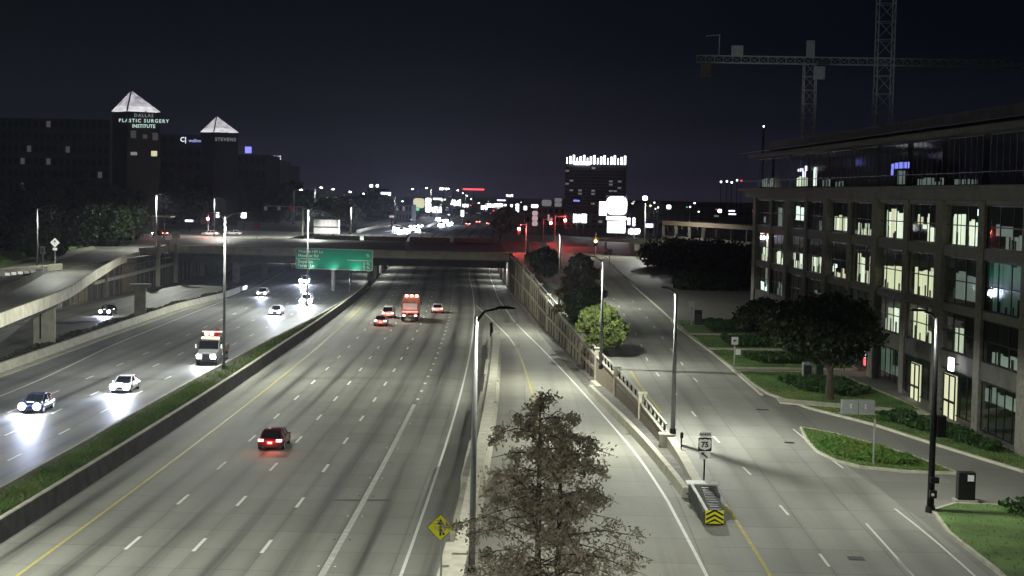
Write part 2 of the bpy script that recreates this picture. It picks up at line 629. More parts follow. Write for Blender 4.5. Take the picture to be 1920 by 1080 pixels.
# ------------------------------------------------------------------ road markings
def strip(mb, s0, s1, fo, w, fz, step=4.0):
    n = max(1, int(abs(s1 - s0) / step))
    ss = np.linspace(s0, s1, n + 1)
    b = len(mb.v)
    for s in ss:
        mb.v += [P(s, fo(s) - w / 2, fz(s)), P(s, fo(s) + w / 2, fz(s))]
    for i in range(n):
        k = b + 2 * i
        mb.f.append((k, k + 1, k + 3, k + 2))
    return mb


def line(name, parent, s0, s1, fo, w, fz, m, lift=0.006):
    return strip(MB(), s0, s1, fo, w, lambda s: fz(s) + lift).build(name, m, parent)


def dashes(parent, starts, fo, L, w, fz, m, lift=0.006, name='lane_dash'):
    for s in starts:
        strip(MB(), s, s + L, fo, w, lambda q: fz(q) + lift, 3.2).build(name, m, parent)


ph = 83.64
for o in (0.0, 3.6, 7.2):
    dashes(nb, [ph - 1.6 + 12.192 * i for i in range(-5, 28)], C(o), 3.2, 0.20, zw, M['white_paint'])
line('edge_line', nb, 20, 1400, C(-3.7), 0.17, zw, M['yellow_paint'])
line('edge_line', nb, 20, 400, C(14.9), 0.17, zw, M['white_paint'])
line('exit_lane_line', nb, 20, 142, C(11.0), 0.34, zw, M['worn_paint'])
dashes(nb, [145 + 6.1 * i for i in range(30)], C(11.1), 1.2, 0.26, zw, M['white_paint'], name='lane_dot')
for k in range(12):
    for d in (-0.42, 0.42):
        p = P(79.5 + 6.3 * k, 11.0 + d, 0)
        MB().box((p[0], p[1], 0.015), (0.11, 0.11, 0.03), taper=0.6).build('road_stud', M['sign_black'] if k % 2 else M['white_paint'], nb)
for (pa, pb, w) in (((622, 938), (733, 938), 0.5), ((778, 758), (850, 760), 0.28), ((805, 703), (875, 713), 0.3), ((645, 607), (712, 608), 0.3)):  # pole shadows across the lanes, painted as thin dark quads
    a, b = at_z(*pa), at_z(*pb)
    q = MB()
    q.quad((a.x, a.y - w / 2, 0.004), (b.x, b.y - w / 2, 0.004), (b.x, b.y + w / 2, 0.004), (a.x, a.y + w / 2, 0.004))
    q.build('shadow_bar', M['asphalt'], nb)
# ramp edges
rL = tab((120, 21.9), (144, 21.7), (151, 21.5), (180, 20.9), (205, 20.0), (240, 17.6), (271, 15.1))
rR = tab((20, 31), (74, 29.9), (89, 29.4), (108, 28.8), (127, 27.6), (164, 25.3), (216, 22.1), (240, 20.8), (290, 19.3), (414, 20))
line('edge_line', ramp, 60, 233, rR, 0.18, zr, M['white_paint'])
line('edge_line', nb2, 236, 420, rR, 0.18, zw, M['white_paint'])
line('edge_line', ramp, 118, 196, rL, 0.18, zr, M['yellow_paint'])
line('edge_line', ramp, 196, 234, rL, 0.18, zr, M['white_paint'])
line('edge_line', nb2, 235, 271, rL, 0.18, zw, M['white_paint'])
# southbound
for o, p0 in ((-14.85, 145.6 - 1.6), (-18.65, 144.4 - 1.6), (-22.35, 144.2 - 1.6)):
    dr = lambda s, o=o: o + (oSB(s) + 12.0) * (0.55 if o > -20 else 0.2)
    dashes(sb, [p0 + 12.1 * i for i in range(-7, 16)], dr, 3.0, 0.17, zw, M['white_paint'])
line('edge_line', sb, 20, 420, lambda s: oSB(s) - 0.1, 0.17, zw, M['yellow_paint'])
line('edge_line', sb, 20, 420, oSW, 0.17, zw, M['white_paint'])
line('edge_line', sb, 500, 1400, lambda s: -27.0, 0.2, zw, M['white_paint'])
# frontage
FZ = lambda s: zf(s) + 0.02
dashes(front, [78.2 + 11.4 * i for i in range(-1, 22)], oL1, 2.6, 0.16, FZ, M['white_paint'])
dashes(front, [77 + 11.4 * i for i in range(1)], oL2, 3.0, 0.16, FZ, M['white_paint'])
dashes(front, [143.5 + 11.4 * i for i in range(8)], oL2, 2.6, 0.16, FZ, M['white_paint'])
line('edge_line', front, 45, 88, lambda s: 39.9 + (s - 86) * 0.0, 0.14, FZ, M['white_paint'])
line('edge_line', front, 45, 92, oFL, 0.2, FZ, M['yellow_paint'])
line('edge_line', front, 125, 150, lambda s: oFL(s) + 0.2, 0.2, FZ, M['yellow_paint'])
line('edge_line', front, 45, 92, lambda s: oCR(s) - 0.7, 0.14, FZ, M['white_paint'])
line('edge_line', front, 104, 119, lambda s: oCR(s) - 0.45, 0.14, FZ, M['white_paint'])
for k, (px, py, w, d) in enumerate([(1430, 768, 1.0, 0.45), (1480, 830, 0.7, 0.5), (1605, 1047, 0.8, 0.8), (1262, 908, 0.5, 0.3), (1180, 814, 0.5, 0.3)]):
    z = 1.5
    for _ in range(8):
        q = at_z(px, py, z)
        z = zf(q.y) + 0.02 if k < 3 else zr(q.y)
    g = MB()
    g.box((q.x, q.y, z + 0.008), (w, d, 0.016))
    g.build('drain_cover', M['sign_black'], front if k < 3 else ramp)


# ------------------------------------------------------------------ walls along the road
def wall_run(name, m, s0, s1, fo, w, z0, z1, parent=None, step=5.0, taper=0.0):
    n = max(1, int((s1 - s0) / step))
    ss = np.linspace(s0, s1, n + 1)
    mb = MB()
    secs = []
    for s in ss:
        o = fo(s)
        a, b = z0(s), z1(s)
        secs.append([P(s, o - w / 2 - taper, a), P(s, o + w / 2 + taper, a), P(s, o + w / 2, b), P(s, o - w / 2, b)])
    mb.loft(secs)
    return mb.build(name, m, parent)


# median planter
pl = empty('median_planter', P(150, -9.5, 0), 'long concrete planter wall of green grass between the two carriageways', 'planter')
wall_run('barrier_wall', M['shaded_stained_wall'], 20, 318, lambda s: oMN(s) - 0.35, 0.4, C(0), C(1.15), pl, taper=0.15)
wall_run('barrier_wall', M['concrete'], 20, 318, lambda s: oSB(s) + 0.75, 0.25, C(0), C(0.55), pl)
wall_run('coping', M['concrete'], 20, 318, lambda s: oMN(s) - 0.35, 0.3, C(1.152), C(1.2), pl)
sheet('soil', 20, 318, lambda s: oSB(s) + 0.9, lambda s: oMN(s) - 0.6, C(0.5), M['earth'], kind=None, parent=None).parent = None
so_ = bpy.data.objects['soil']
so_.parent = pl
so_.location = -pl.location
so_['kind'] = 'stuff'


def blades(name, pos, h, w, lean, m, parent=None, segs=1):
    """pos (n,3) feet; one bent blade each"""
    n = len(pos)
    ang = rng.uniform(0, 2 * np.pi, n)
    hh = h * rng.uniform(0.5, 1.25, n)
    ld = rng.uniform(0, 2 * np.pi, n)
    le = lean * hh * rng.uniform(0.2, 1.2, n)
    dx, dy = np.cos(ang) * w, np.sin(ang) * w
    tip = pos + np.stack([np.cos(ld) * le, np.sin(ld) * le, hh * 0.93], -1)
    mid = pos + np.stack([np.cos(ld) * le * 0.35, np.sin(ld) * le * 0.35, hh * 0.6], -1)
    off = np.stack([dx, dy, 0 * dx], -1)
    v = np.concatenate([pos - off, pos + off, mid + off * 0.8, mid - off * 0.8, tip], 0)
    i = np.arange(n)
    q = np.stack([i, i + n, i + 2 * n, i + 3 * n], -1)
    t = np.stack([i + 3 * n, i + 2 * n, i + 4 * n], -1)
    return np_mesh(name, v, [q, t], m, parent)


def np_mesh(name, v, facesets, m, parent=None):
    me = bpy.data.meshes.new(name)
    v = np.asarray(v, dtype=np.float32)
    if parent is not None:
        o = Vector((0, 0, 0))
        q = parent
        while q is not None:
            o += q.location
            q = q.parent
        v = v - np.array(o, dtype=np.float32)
    loops = np.concatenate([f.ravel() for f in facesets]).astype(np.int32)
    tot = np.concatenate([np.full(len(f), f.shape[1]) for f in facesets]).astype(np.int32)
    st = np.concatenate([[0], np.cumsum(tot)[:-1]]).astype(np.int32)
    me.vertices.add(len(v))
    me.vertices.foreach_set('co', v.ravel())
    me.loops.add(len(loops))
    me.loops.foreach_set('vertex_index', loops)
    me.polygons.add(len(tot))
    me.polygons.foreach_set('loop_start', st)
    me.update(calc_edges=True)
    me.validate()
    me.materials.append(m)
    ob = bpy.data.objects.new(name, me)
    COL.objects.link(ob)
    if parent is not None:
        ob.parent = parent
    return ob


def leaves(name, pos, size, m, parent=None, aspect=1.6, down=0.0):
    n = len(pos)
    a = rng.normal(size=(n, 3))
    a[:, 2] -= down
    a /= np.linalg.norm(a, axis=1)[:, None] + 1e-9
    b = rng.normal(size=(n, 3))
    b -= (a * b).sum(1)[:, None] * a
    b /= np.linalg.norm(b, axis=1)[:, None] + 1e-9
    sz = size * rng.uniform(0.55, 1.3, n)[:, None]
    a = a * sz * aspect
    b = b * sz
    v = np.concatenate([pos - a, pos + b * 0.9, pos + a, pos - b * 0.9], 0)
    i = np.arange(n)
    return np_mesh(name, v, [np.stack([i, i + n, i + 2 * n, i + 3 * n], -1)], m, parent)


# median grass (dense near, thinning where the photograph shows bare soil)
N = 42000
s_ = 74 + (1 - np.sqrt(rng.uniform(0, 1, N))) * 240
s_ = np.concatenate([s_, rng.uniform(30, 80, 3000)])
u_ = rng.uniform(0, 1, len(s_))
keep = []
for s, u in zip(s_, u_):
    dens = 1.0
    if 148 < s < 178:
        dens = 0.10 + 0.5 * (math.sin(s * 0.9) > 0.55)
    keep.append(random.random() < dens * (0.25 + 0.75 * math.sin(s * 0.35 + 3 * u + math.sin(s * .13) * 2) ** 2))
s_, u_ = s_[keep], u_[keep]
pos = np.array([[cx(s) + (oSB(s) + 1.7) + u * ((oMN(s) - 0.7) - (oSB(s) + 1.7)), s, 0.45] for s, u in zip(s_, u_)])
g = blades('grass', pos, 0.5, 0.045, 0.9, M['grass_blade'], pl)
tag(g, kind='stuff')

# wall between freeway and ramp
dv = empty('ramp_divider_wall', P(120, 17.45, 0), 'stepped pale concrete wall between freeway shoulder and entrance ramp', 'wall')
fdv = lambda s: 17.95
wall_run('wall_section', M['pale_concrete'], 20, 202, fdv, 0.75, C(-0.1), lambda s: zr(s) + 0.95, dv, step=3)
for k in range(9):
    a = 66 + 15 * k
    zt = zr(a) + 0.55
    mb = MB()
    mb.loft([[P(s, 17.0 + (k % 2) * 0.16, 0), P(s, 17.57, 0), P(s, 17.57, zt), P(s, 17.0 + (k % 2) * 0.16, zt)] for s in (a, a + 14.2)])
    mb.build('wall_panel', M['concrete'] if k % 3 else M['pale_concrete'], dv)
for k in range(7):
    a = 84 + 17 * k
    mb = MB()
    mb.loft([[P(s, 18.3, zr(s)), P(s, 18.62, zr(s)), P(s, 18.5, zr(s) + 0.45), P(s, 18.3, zr(s) + 0.45)] for s in (a, a + 15.5)])
    mb.build('barrier_foot', M['pale_concrete'], dv)
at_ = empty('crash_cushion', P(206, 17.9, 0), 'pale grey crash cushion at the far tip of the divider wall', 'crash cushion')
MB().box((cx(205.5) + 17.9, 205.5, 0.65), (0.75, 5.5, 0.9)).build('cushion_body', M['galv'], at_, bevel=0.08)
MB().box((cx(202.9) + 17.9, 202.6, 0.72), (0.85, 0.12, 1.05)).build('nose_plate', M['white_paint'], at_)

# right retaining wall with pilasters and rail
rw = empty('retaining_wall', P(150, oW(150), 0), 'brown panelled retaining wall with pale pilasters and rail beside the ramp', 'wall')
PS = [112, 126.5, 142, 156, 170, 186, 202, 218, 236, 255, 275, 295, 314]
for i, s in enumerate(PS):
    p = P(s, oW(s), 0)
    zb = zr(s) - 0.1
    zt = zf(s) + (0.55 if i == 0 else 1.35)
    w = 1.0 if i == 0 else 0.62
    if i > 3:
        zt -= 0.1
    mb = MB()
    mb.box((p[0], p[1], (zb + zt) / 2), (w, w, zt - zb))
    pil = mb.build('pilaster', M['pale_concrete'] if i in (0, 1, 2, 3, 7, 9) else M['tan_panel'], rw)
    MB().box((p[0], p[1], zt + 0.06), (w + 0.14, w + 0.14, 0.12)).build('pilaster_cap', M['pale_concrete'], pil)
for i in range(len(PS) - 1):
    a, b = PS[i] + 0.4, PS[i + 1] - 0.4
    tall = i > 2
    # lower wall (retained earth)
    mb = MB()
    mb.loft([[P(s, oW(s) - 0.18, zr(s) - 0.1), P(s, oW(s) + 0.18, zr(s) - 0.1), P(s, oW(s) + 0.18, zf(s) + 0.1), P(s, oW(s) - 0.18, zf(s) + 0.1)] for s in (a, b)])
    mb.build('wall_panel', M['brown_panel'] if i % 2 else M['tan_panel'], rw)
    zz = (lambda s: zf((a + b) / 2) + 0.55 + (zf(s) - zf((a + b) / 2)))
    mb = MB()
    mb.loft([[P(s, oW(s) - 0.14, zf(s) + 0.1), P(s, oW(s) + 0.14, zf(s) + 0.1), P(s, oW(s) + 0.14, zz(s)), P(s, oW(s) - 0.14, zz(s))] for s in (a, b)])
    mb.build('parapet_panel', M['tan_panel'] if i % 2 else M['brown_panel'], rw)
    mb = MB()
    mb.loft([[P(s, oW(s) - 0.24, zz(s)), P(s, oW(s) + 0.24, zz(s)), P(s, oW(s) + 0.24, zz(s) + 0.09), P(s, oW(s) - 0.24, zz(s) + 0.09)] for s in (a, b)])
    mb.build('coping', M['pale_concrete'], rw)
    if tall:      # projecting stringcourse and inset vertical ribs on the high part
        zm = lambda s: zr(s) + 0.55 * (zf(s) - zr(s))
        mb = MB()
        mb.loft([[P(s, oW(s) - 0.34, zm(s)), P(s, oW(s) - 0.181, zm(s)), P(s, oW(s) - 0.181, zm(s) + 0.35), P(s, oW(s) - 0.34, zm(s) + 0.35)] for s in (a, b)])
        mb.build('string_course', M['tan_panel'], rw)
        for k in range(1, 4):
            s = a + (b - a) * k / 4
            mb = MB()
            mb.box((cx(s) + oW(s) - 0.25, s, (zr(s) + zf(s)) / 2 + 0.05), (0.13, 0.35, zf(s) - zr(s)))
            mb.build('wall_rib', M['dirty_concrete'], rw)
    mb = MB()
    mb.beam(P(a, oW(a), zz(a) + 0.68), P(b, oW(b), zz(b) + 0.68), 0.12, 0.12)
    mb.build('top_rail', M['pale_concrete'] if i < 4 else M['galv'], rw)
    for k in range(6):
        s = a + (b - a) * (k + 0.5) / 6
        MB().box((cx(s) + oW(s), s, zz(s) + 0.37), (0.13, 0.62 if i < 3 else 0.3, 0.52)).build('baluster', M['dark_metal'], rw)
    # pale foot ledge
    mb = MB()
    mb.loft([[P(s, oW(s) - 0.75, zr(s)), P(s, oW(s) - 0.2, zr(s)), P(s, oW(s) - 0.2, zr(s) + 0.22), P(s, oW(s) - 0.7, zr(s) + 0.22)] for s in (a, b)])
    mb.build('foot_ledge', M['pale_concrete'] if i < 3 else M['dark_concrete'], rw)

# low barrier between ramp and the strip in front of the wall, and the frontage side wall of the nose
lb = empty('ramp_barrier', P(110, oB(110), 0), 'low pale concrete barrier along the right edge of the ramp', 'barrier')
wall_run('barrier_wall', M['pale_concrete'], 93.6, 148, lambda s: oB(s) + 0.1, 0.35, lambda s: zr(s) - 0.1, lambda s: zr(s) + 0.62, lb, step=4, taper=0.08)
fb = empty('frontage_wall', P(103, oW(103), 0), 'low white topped wall from the lamp pedestal to the stone end block', 'barrier')
wall_run('barrier_wall', M['pale_concrete'], 93.6, 111.4, lambda s: oW(s) + 0.25, 0.6, lambda s: zr(s) - 0.1, lambda s: zf(s) + 0.5, fb, step=4)
sheet('median_strip', 93, 150, lambda s: oB(s) + 0.1, lambda s: oW(s) + 0.1, lambda s: zr(s) + 0.3, M['dark_concrete'])
sheet('wall_foot_strip', 150, 316, lambda s: oB(s), lambda s: oW(s), lambda s: zr(s) + 0.03, M['dark_concrete'])

# stone end block with chevron
nz_ = empty('stone_end_block', P(91, 31.3, 0), 'dark stone planter block tapering to a chevron board at the nose', 'planter')
st = MB()
pA, pB = P(93.4, 31.3), P(86.3, 31.6)
rowz = [0.0, 0.22, 0.44, 0.66, 0.88]
core = MB()
core.loft([[(cx(s) + 31.35 - w, s, zf(s)), (cx(s) + 31.35 + w, s, zf(s)), (cx(s) + 31.35 + w, s, zf(s) + h), (cx(s) + 31.35 - w, s, zf(s) + h)] for s, w, h in ((93.4, 0.75, 1.0), (90, 0.68, 0.86), (86.6, 0.48, 0.68))])
core.build('core', M['dirty_concrete'], nz_)
smesh = None
for side in (-1, 1):
    for r in range(4):
        for k in range(11):
            s = 93.0 - k * 0.6 - (0.3 if r % 2 else 0)
            t = (93.4 - s) / 6.8
            w = 0.75 - 0.27 * t
            h = 1.05 - 0.33 * t
            if 0.11 + 0.24 * r > h - 0.05 or s < 86.9:
                continue
            p = (cx(s) + 31.35 + side * (w + 0.0), s, zf(s) + 0.13 + 0.24 * r)
            o_ = MB().box((0, 0, 0), (0.16, 0.54, 0.21)).build('stone', M['stone'], nz_, world=False) if smesh is None else bpy.data.objects.new('stone', smesh)
            if smesh is None:
                smesh = o_.data
            else:
                COL.objects.link(o_)
                o_.parent = nz_
            o_.location = Vector(p) - nz_.location + Vector((random.uniform(-.02, .02), 0, 0))
mb = MB()
mb.loft([[(cx(s) + 31.35 - w, s, zf(s) + h), (cx(s) + 31.35 + w, s, zf(s) + h), (cx(s) + 31.35 + w, s, zf(s) + h + 0.08), (cx(s) + 31.35 - w, s, zf(s) + h + 0.08)] for s, w, h in ((93.5, 0.95, 1.01), (92.6, 0.93, 0.98))])
mb.build('cap_slab', M['white_paint'], nz_)
mb = MB()
mb.beam((cx(92.6) + 30.68, 92.6, zf(92.6) + 1.03), (cx(86.8) + 30.95, 86.8, zf(86.8) + 0.78), 0.14, 0.1)
mb.build('edge_rail', M['white_paint'], nz_)
for k in range(10):
    s = 92 - k * 0.52
    MB().box((cx(s) + 31.5, s, zf(s) + 0.95 - 0.045 * (93.4 - s)), (0.6, 0.34, 0.16)).build('roller_bar', M['sign_black'] if k % 2 else M['dark_metal'], nz_)
cz = zf(86.4)
chx, chy = cx(86.4) + 31.35, 86.45
MB().box((chx, chy, cz + 0.5), (1.0, 0.08, 0.72)).build('chevron_board', M['sign_yellow'], nz_)
for k in range(3):
    for sd in (-1, 1):
        z0 = cz + 0.18 + k * 0.26
        mb = MB()
        y = chy - 0.046
        mb.quad((chx, y, z0 + 0.12), (chx, y, z0 + 0.24), (chx + sd * 0.47, y, z0 - 0.02), (chx + sd * 0.47, y, z0 - 0.14))
        if k == 0:
            mb.v = [(x, yy, max(zz, cz + 0.11)) for x, yy, zz in mb.v]
        mb.build('chevron_stripe', M['sign_black'], nz_)

# left barrier and hedge strip
bar = empty('shoulder_barrier', P(200, -32, 0), 'long pale concrete barrier on the far side of the southbound lanes', 'barrier')
wall_run('barrier_wall', M['concrete'], 20, 292, oLB, 0.35, C(-0.02), C(0.95), bar, step=5, taper=0.18)
wall_run('footing', M['concrete'], 20, 272, lambda s: oLB(s) + 0.85, 1.2, C(-0.02), C(0.08), bar, step=5)
gr = empty('crash_cushion', P(296, -28.2, 0), 'pale crash cushion at the far end of the left shoulder barrier', 'crash cushion')
MB().box((cx(296) - 28.4, 296, 0.5), (0.8, 6, 0.8), rz=0.05).build('cushion_body', M['galv'], gr, bevel=0.08)
N = 26000
ss_ = rng.uniform(60, 300, N)
keep = rng.uniform(0, 1, N) < 0.75 + 0.25 * np.sin(ss_ * 0.7)
ss_ = ss_[keep]
pos = np.array([[cx(s) + oLB(s) - 0.8 - random.random() * (1.9 if s < 240 else 1.3), s, 0] for s in ss_])
pos[:, 2] = rng.uniform(0, 1, len(ss_)) ** 0.7 * (0.75 + 0.2 * np.sin(ss_ * 0.33))
h = leaves('hedge', pos, 0.14, M['ivy_leaf'])
tag(h, 'dark low hedge growing behind the left shoulder barrier', 'hedge', kind=None)

# ------------------------------------------------------------------ left side: retaining wall, flyover, bridge
lw = empty('retaining_wall', (-79, 270, 0), 'tall dark ribbed retaining wall beneath the left flyover', 'wall')
for k in range(24):
    a, b = 100 + 10 * k, 100 + 10 * k + 9.9
    top = 6.08
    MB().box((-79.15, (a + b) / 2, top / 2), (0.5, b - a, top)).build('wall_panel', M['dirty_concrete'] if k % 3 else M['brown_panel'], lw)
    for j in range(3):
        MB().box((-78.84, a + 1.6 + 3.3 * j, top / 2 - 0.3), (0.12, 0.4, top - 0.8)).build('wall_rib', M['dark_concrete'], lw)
for a, b in ((262, 318),):
    MB().beam((-78.6, a, 2.9), (-78.6, b, 3.9), 0.5, 0.55).build('ledge', M['concrete'], lw)
    MB().beam((-78.65, a + 20, 5.0), (-78.65, b, 5.25), 0.4, 0.18).build('ledge', M['dark_concrete'], lw)
for y, zt in ((268, 5), (303, 7.5), (317, 7.9), (332, 5.5), (345, 5), (356, 5), (368, 5)):
    MB().box((-78.4, y, zt / 2), (0.7, 0.7, zt)).build('pilaster', M['pale_concrete'] if zt > 7 else M['dark_concrete'], lw)

fly = empty('flyover_ramp', (-62, 200, 0), 'curving concrete flyover ramp on wide piers above the low road', 'flyover')
near = [(-45.5, 100), (-48.6, 125), (-51.3, 137), (-53.6, 149), (-55.6, 164), (-58.5, 183), (-61.2, 197), (-64.6, 212), (-69.4, 235), (-74.0, 257), (-77.2, 272), (-79.6, 287), (-80.6, 300)]
pts = []
for i in range(len(near) - 1):
    for t in (0, 0.5):
        pts.append(tuple(np.array(near[i]) * (1 - t) + np.array(near[i + 1]) * t))
pts.append(near[-1])
pts = [tuple(np.mean([pts[max(0, i - 1)], pts[i], pts[min(len(pts) - 1, i + 1)]], axis=0)) for i in range(len(pts))]
dirs = []
for i in range(len(pts)):
    a, b = np.array(pts[max(0, i - 1)]), np.array(pts[min(len(pts) - 1, i + 1)])
    d = (b - a) / np.linalg.norm(b - a)
    dirs.append(d)
W_ = [7.4 if p[1] < 215 else 7.4 + (p[1] - 215) * 0.03 for p in pts]
ZD = 5.95
deck, para, parb, gird, lower = [], [], [], [], []
for p, d, w in zip(pts, dirs, W_):
    nrm = np.array([-d[1], d[0]])        # to the left (away from freeway)
    q = lambda t, z: (p[0] + nrm[0] * t, p[1] + nrm[1] * t, z)
    deck.append([q(0.3, ZD - 0.3), q(w, ZD - 0.3), q(w, ZD), q(0.3, ZD)])
    para.append([q(0, ZD - 0.45), q(0.3, ZD - 0.45), q(0.26, ZD + 0.88), q(0.04, ZD + 0.88)])
    if p[1] < 247:
        parb.append([q(w, ZD - 0.4), q(w + 0.3, ZD - 0.4), q(w + 0.26, ZD + 0.95), q(w + 0.04, ZD + 0.95)])
    gird.append([q(0.9, ZD - 1.15), q(w - 0.9, ZD - 1.15), q(w - 0.4, ZD - 0.31), q(0.4, ZD - 0.31)])
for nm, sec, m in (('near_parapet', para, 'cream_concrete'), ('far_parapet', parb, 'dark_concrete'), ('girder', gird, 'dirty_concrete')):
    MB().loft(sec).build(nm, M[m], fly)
# deck with uv
me = bpy.data.meshes.new('deck')
v, f, uv = [], [], []
L = 0
for i, s in enumerate(deck):
    if i:
        L += float(np.linalg.norm(np.array(pts[i]) - np.array(pts[i - 1])))
    v += [s[3], s[2]]
    uv += [(-36 - 0.3, L), (-36 - W_[i], L)]
for i in range(len(deck) - 1):
    k = 2 * i
    f.append((k, k + 2, k + 3, k + 1))
v = [(a[0] - fly.location.x, a[1] - fly.location.y, a[2]) for a in v]
me.from_pydata(v, [], f)
ul = me.uv_layers.new(name='UVMap')
for lp in me.loops:
    ul.data[lp.index].uv = uv[lp.vertex_index]
me.materials.append(M['low_road'])
dk = bpy.data.objects.new('deck', me)
COL.objects.link(dk)
dk.parent = fly
for (px, py, wpx, topz) in ((79, 650, 40, 4.8), (260, 600, 22, 4.8)):
    b_ = at_z(px, py, 0)
    wd = wpx / FPX * b_.y
    pr = MB().box((b_.x, b_.y + 0.8, topz / 2), (wd, 1.7, topz), rz=0.25).build('pier', M['concrete'], fly, bevel=0.08)
    MB().box((b_.x, b_.y + 0.8, topz + 0.1), (wd + 1.4, 2.0, 0.5), rz=0.25).build('pier_cap', M['concrete'], pr)
    if wpx > 30:
        MB().tube([(b_.x - 0.1, b_.y - 0.25, 1.0), (b_.x - 0.1, b_.y - 0.25, 4.4)], [0.07, 0.07], 6).build('drain_pipe', M['sign_black'], pr)

# ground of the near left triangle and its wall
pit = empty('parapet_wall', (-79, 215, 6), 'dark parapet wall with white openings above the flyover at left', 'wall')
wv = [(-80.4, 190), (-79.8, 222), (-78.6, 232), (-77.9, 243)]
for a, b in zip(wv[:-1], wv[1:]):
    MB().beam((a[0], a[1], 6.55), (b[0], b[1], 6.55), 0.35, 0.95).build('wall_section', M['concrete'], pit)
for k in range(5):
    p = at_y(14 + 12 * k, 514 - 1.2 * k, 208 + 3 * k)
    MB().box((p.x, p.y, p.z), (0.62, 0.1, 0.35)).build('light_panel', emis('slot_glow%d' % k, (0.8, 0.85, 0.75), 0.75 if k < 3 else 0.3), pit)
MB().beam((-78.2, 190, 3.1), (-77.0, 240, 3.1), 0.3, 5.7).build('wall_section', M['brown_panel'], pit)

# bridge
br = empty('road_bridge', (-45, 318, 0), 'wide concrete road bridge crossing over the sunken freeway', 'bridge')
nA, nB = (-82.0, 319.0), (-11.0, 315.0)
dm = MB()
dm.prism([(nA[0], nA[1]), (nB[0], nB[1]), (nB[0] - 0.5, 415), (-79.3, 416)], 5.55, 6.25)
d_ = dm.build('deck', M['bridge_deck'], br)
MB().beam((nA[0], nA[1] - 0.2, 6.6), (nB[0], nB[1] - 0.2, 6.6), 0.35, 1.5).build('near_parapet', M['cream_concrete'], br)
MB().beam((nA[0], nA[1] - 0.22, 7.39), (nB[0], nB[1] - 0.22, 7.39), 0.5, 0.09).build('coping', M['pale_concrete'], br)
for k in range(7):
    y = nA[1] + 1.5 + k * 15.5
    MB().beam((-79, y, 4.9), (-12.2, y - 3, 4.9), 0.7, 1.35).build('girder', M['dirty_concrete'], br)
for a, b in ((-66, -54), (-53, -42), (-41, -30.5), (-29.5, -19)):
    MB().beam((a, 414, 6.8), (b, 414, 6.8), 0.35, 1.1).build('far_parapet', M['pale_concrete'], br)
for k in range(8):
    s = 322 + k * 11.5
    for o in (-6.0,):
        p = P(s, o, 2.2)
        MB().tube([(p[0], p[1], 0), (p[0], p[1], 4.3)], [0.5, 0.5], 10).build('column', M['concrete'] if k == 0 else M['dark_concrete'], br)
for k in range(3):
    MB().box((cx(320) - 33.4, 322 + 30 * k, 2.15), (1.2, 1.6, 4.3)).build('column', M['dark_concrete'], br)
MB().beam((cx(321) - 34.5, 321, 4.25), (cx(321) - 27, 321, 4.25), 1.0, 0.5).build('pier_cap', M['dark_concrete'], br)
for a, b in ((340, 366), (366.2, 392), (392.2, 428)):
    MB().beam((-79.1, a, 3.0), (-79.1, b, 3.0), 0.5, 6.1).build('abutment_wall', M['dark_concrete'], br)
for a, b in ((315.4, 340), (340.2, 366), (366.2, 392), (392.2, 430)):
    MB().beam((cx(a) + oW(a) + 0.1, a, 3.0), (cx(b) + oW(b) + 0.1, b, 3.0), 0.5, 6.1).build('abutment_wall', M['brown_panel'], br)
for k, (s, o, zl) in enumerate([(328, 21.3, 4.0), (350, 21.3, 4.0), (376, 21.3, 4.0), (404, 21.3, 4.0), (335, -4.9, 4.1), (365, -4.9, 4.1), (400, -4.9, 4.1), (335, -7.2, 4.1), (365, -7.2, 4.1), (400, -7.2, 4.1), (326, -46.2, 4.6), (345, -44.3, 4.9)]):
    p = P(s, o, zl)
    ul_ = empty('underpass_light', p, {0: 'white wall light on the retaining wall just under the bridge', 10: 'bright underpass light left of the far pair above the low road', 11: 'bright underpass light right of the far pair above the low road'}.get(k, 'added underpass light beneath the road bridge deck'), 'light fitting', None if k in (0, 10, 11) else 'added underpass lights beneath the road bridge')  # grouped ones are unseen, added to brighten the road under the deck
    MB().box(p, (0.35, 0.35, 0.2)).build('lens', M['head_lens'] if k in (0, 10, 11) else M['white_glow'], ul_)
    if k > 9:
        MB().box((p[0], p[1], p[2] / 2), (0.14, 0.14, p[2])).build('post', M['galv'], ul_)
    light('lamp_light', 'AREA', ul_, (0, 0, -0.15), 330, (0.95, 0.97, 0.92), 0.4)
# corner wing walls with pale pilasters on the left end
wing = empty('wing_wall', (-80, 312, 6), 'bright cream corner wall with pilasters where flyover meets bridge', 'wall')
MB().beam((-81.2, 300, 6.6), (-79.2, 306, 6.7), 0.35, 1.7).build('wall_section', M['pale_concrete'], wing)
MB().beam((-79.2, 306, 6.7), (-80.5, 318.6, 6.8), 0.35, 1.6).build('wall_section', M['pale_concrete'], wing)
MB().box((-79.0, 306, 7.0), (0.6, 0.6, 2.4)).build('pilaster', M['pale_concrete'], wing)
MB().box((-80.2, 317.9, 7.2), (0.8, 0.8, 2.8)).build('pilaster', M['pale_concrete'], wing)

# far side median barriers of the freeway beyond the bridge
fb2 = empty('far_barrier', P(560, -24, 6), 'pale barrier along the left edge of the road beyond bridge', 'barrier')
wall_run('barrier_wall', M['pale_concrete'], 492, 640, C(-22.3), 0.4, zw, lambda s: zw(s) + 1.0, fb2, step=20)
fb3 = empty('far_barrier', P(560, -5, 6), 'median barrier of the road beyond the bridge', 'barrier')
wall_run('barrier_wall', M['concrete'], 492, 1200, C(-5.6), 0.4, zw, lambda s: zw(s) + 1.0, fb3, step=20)


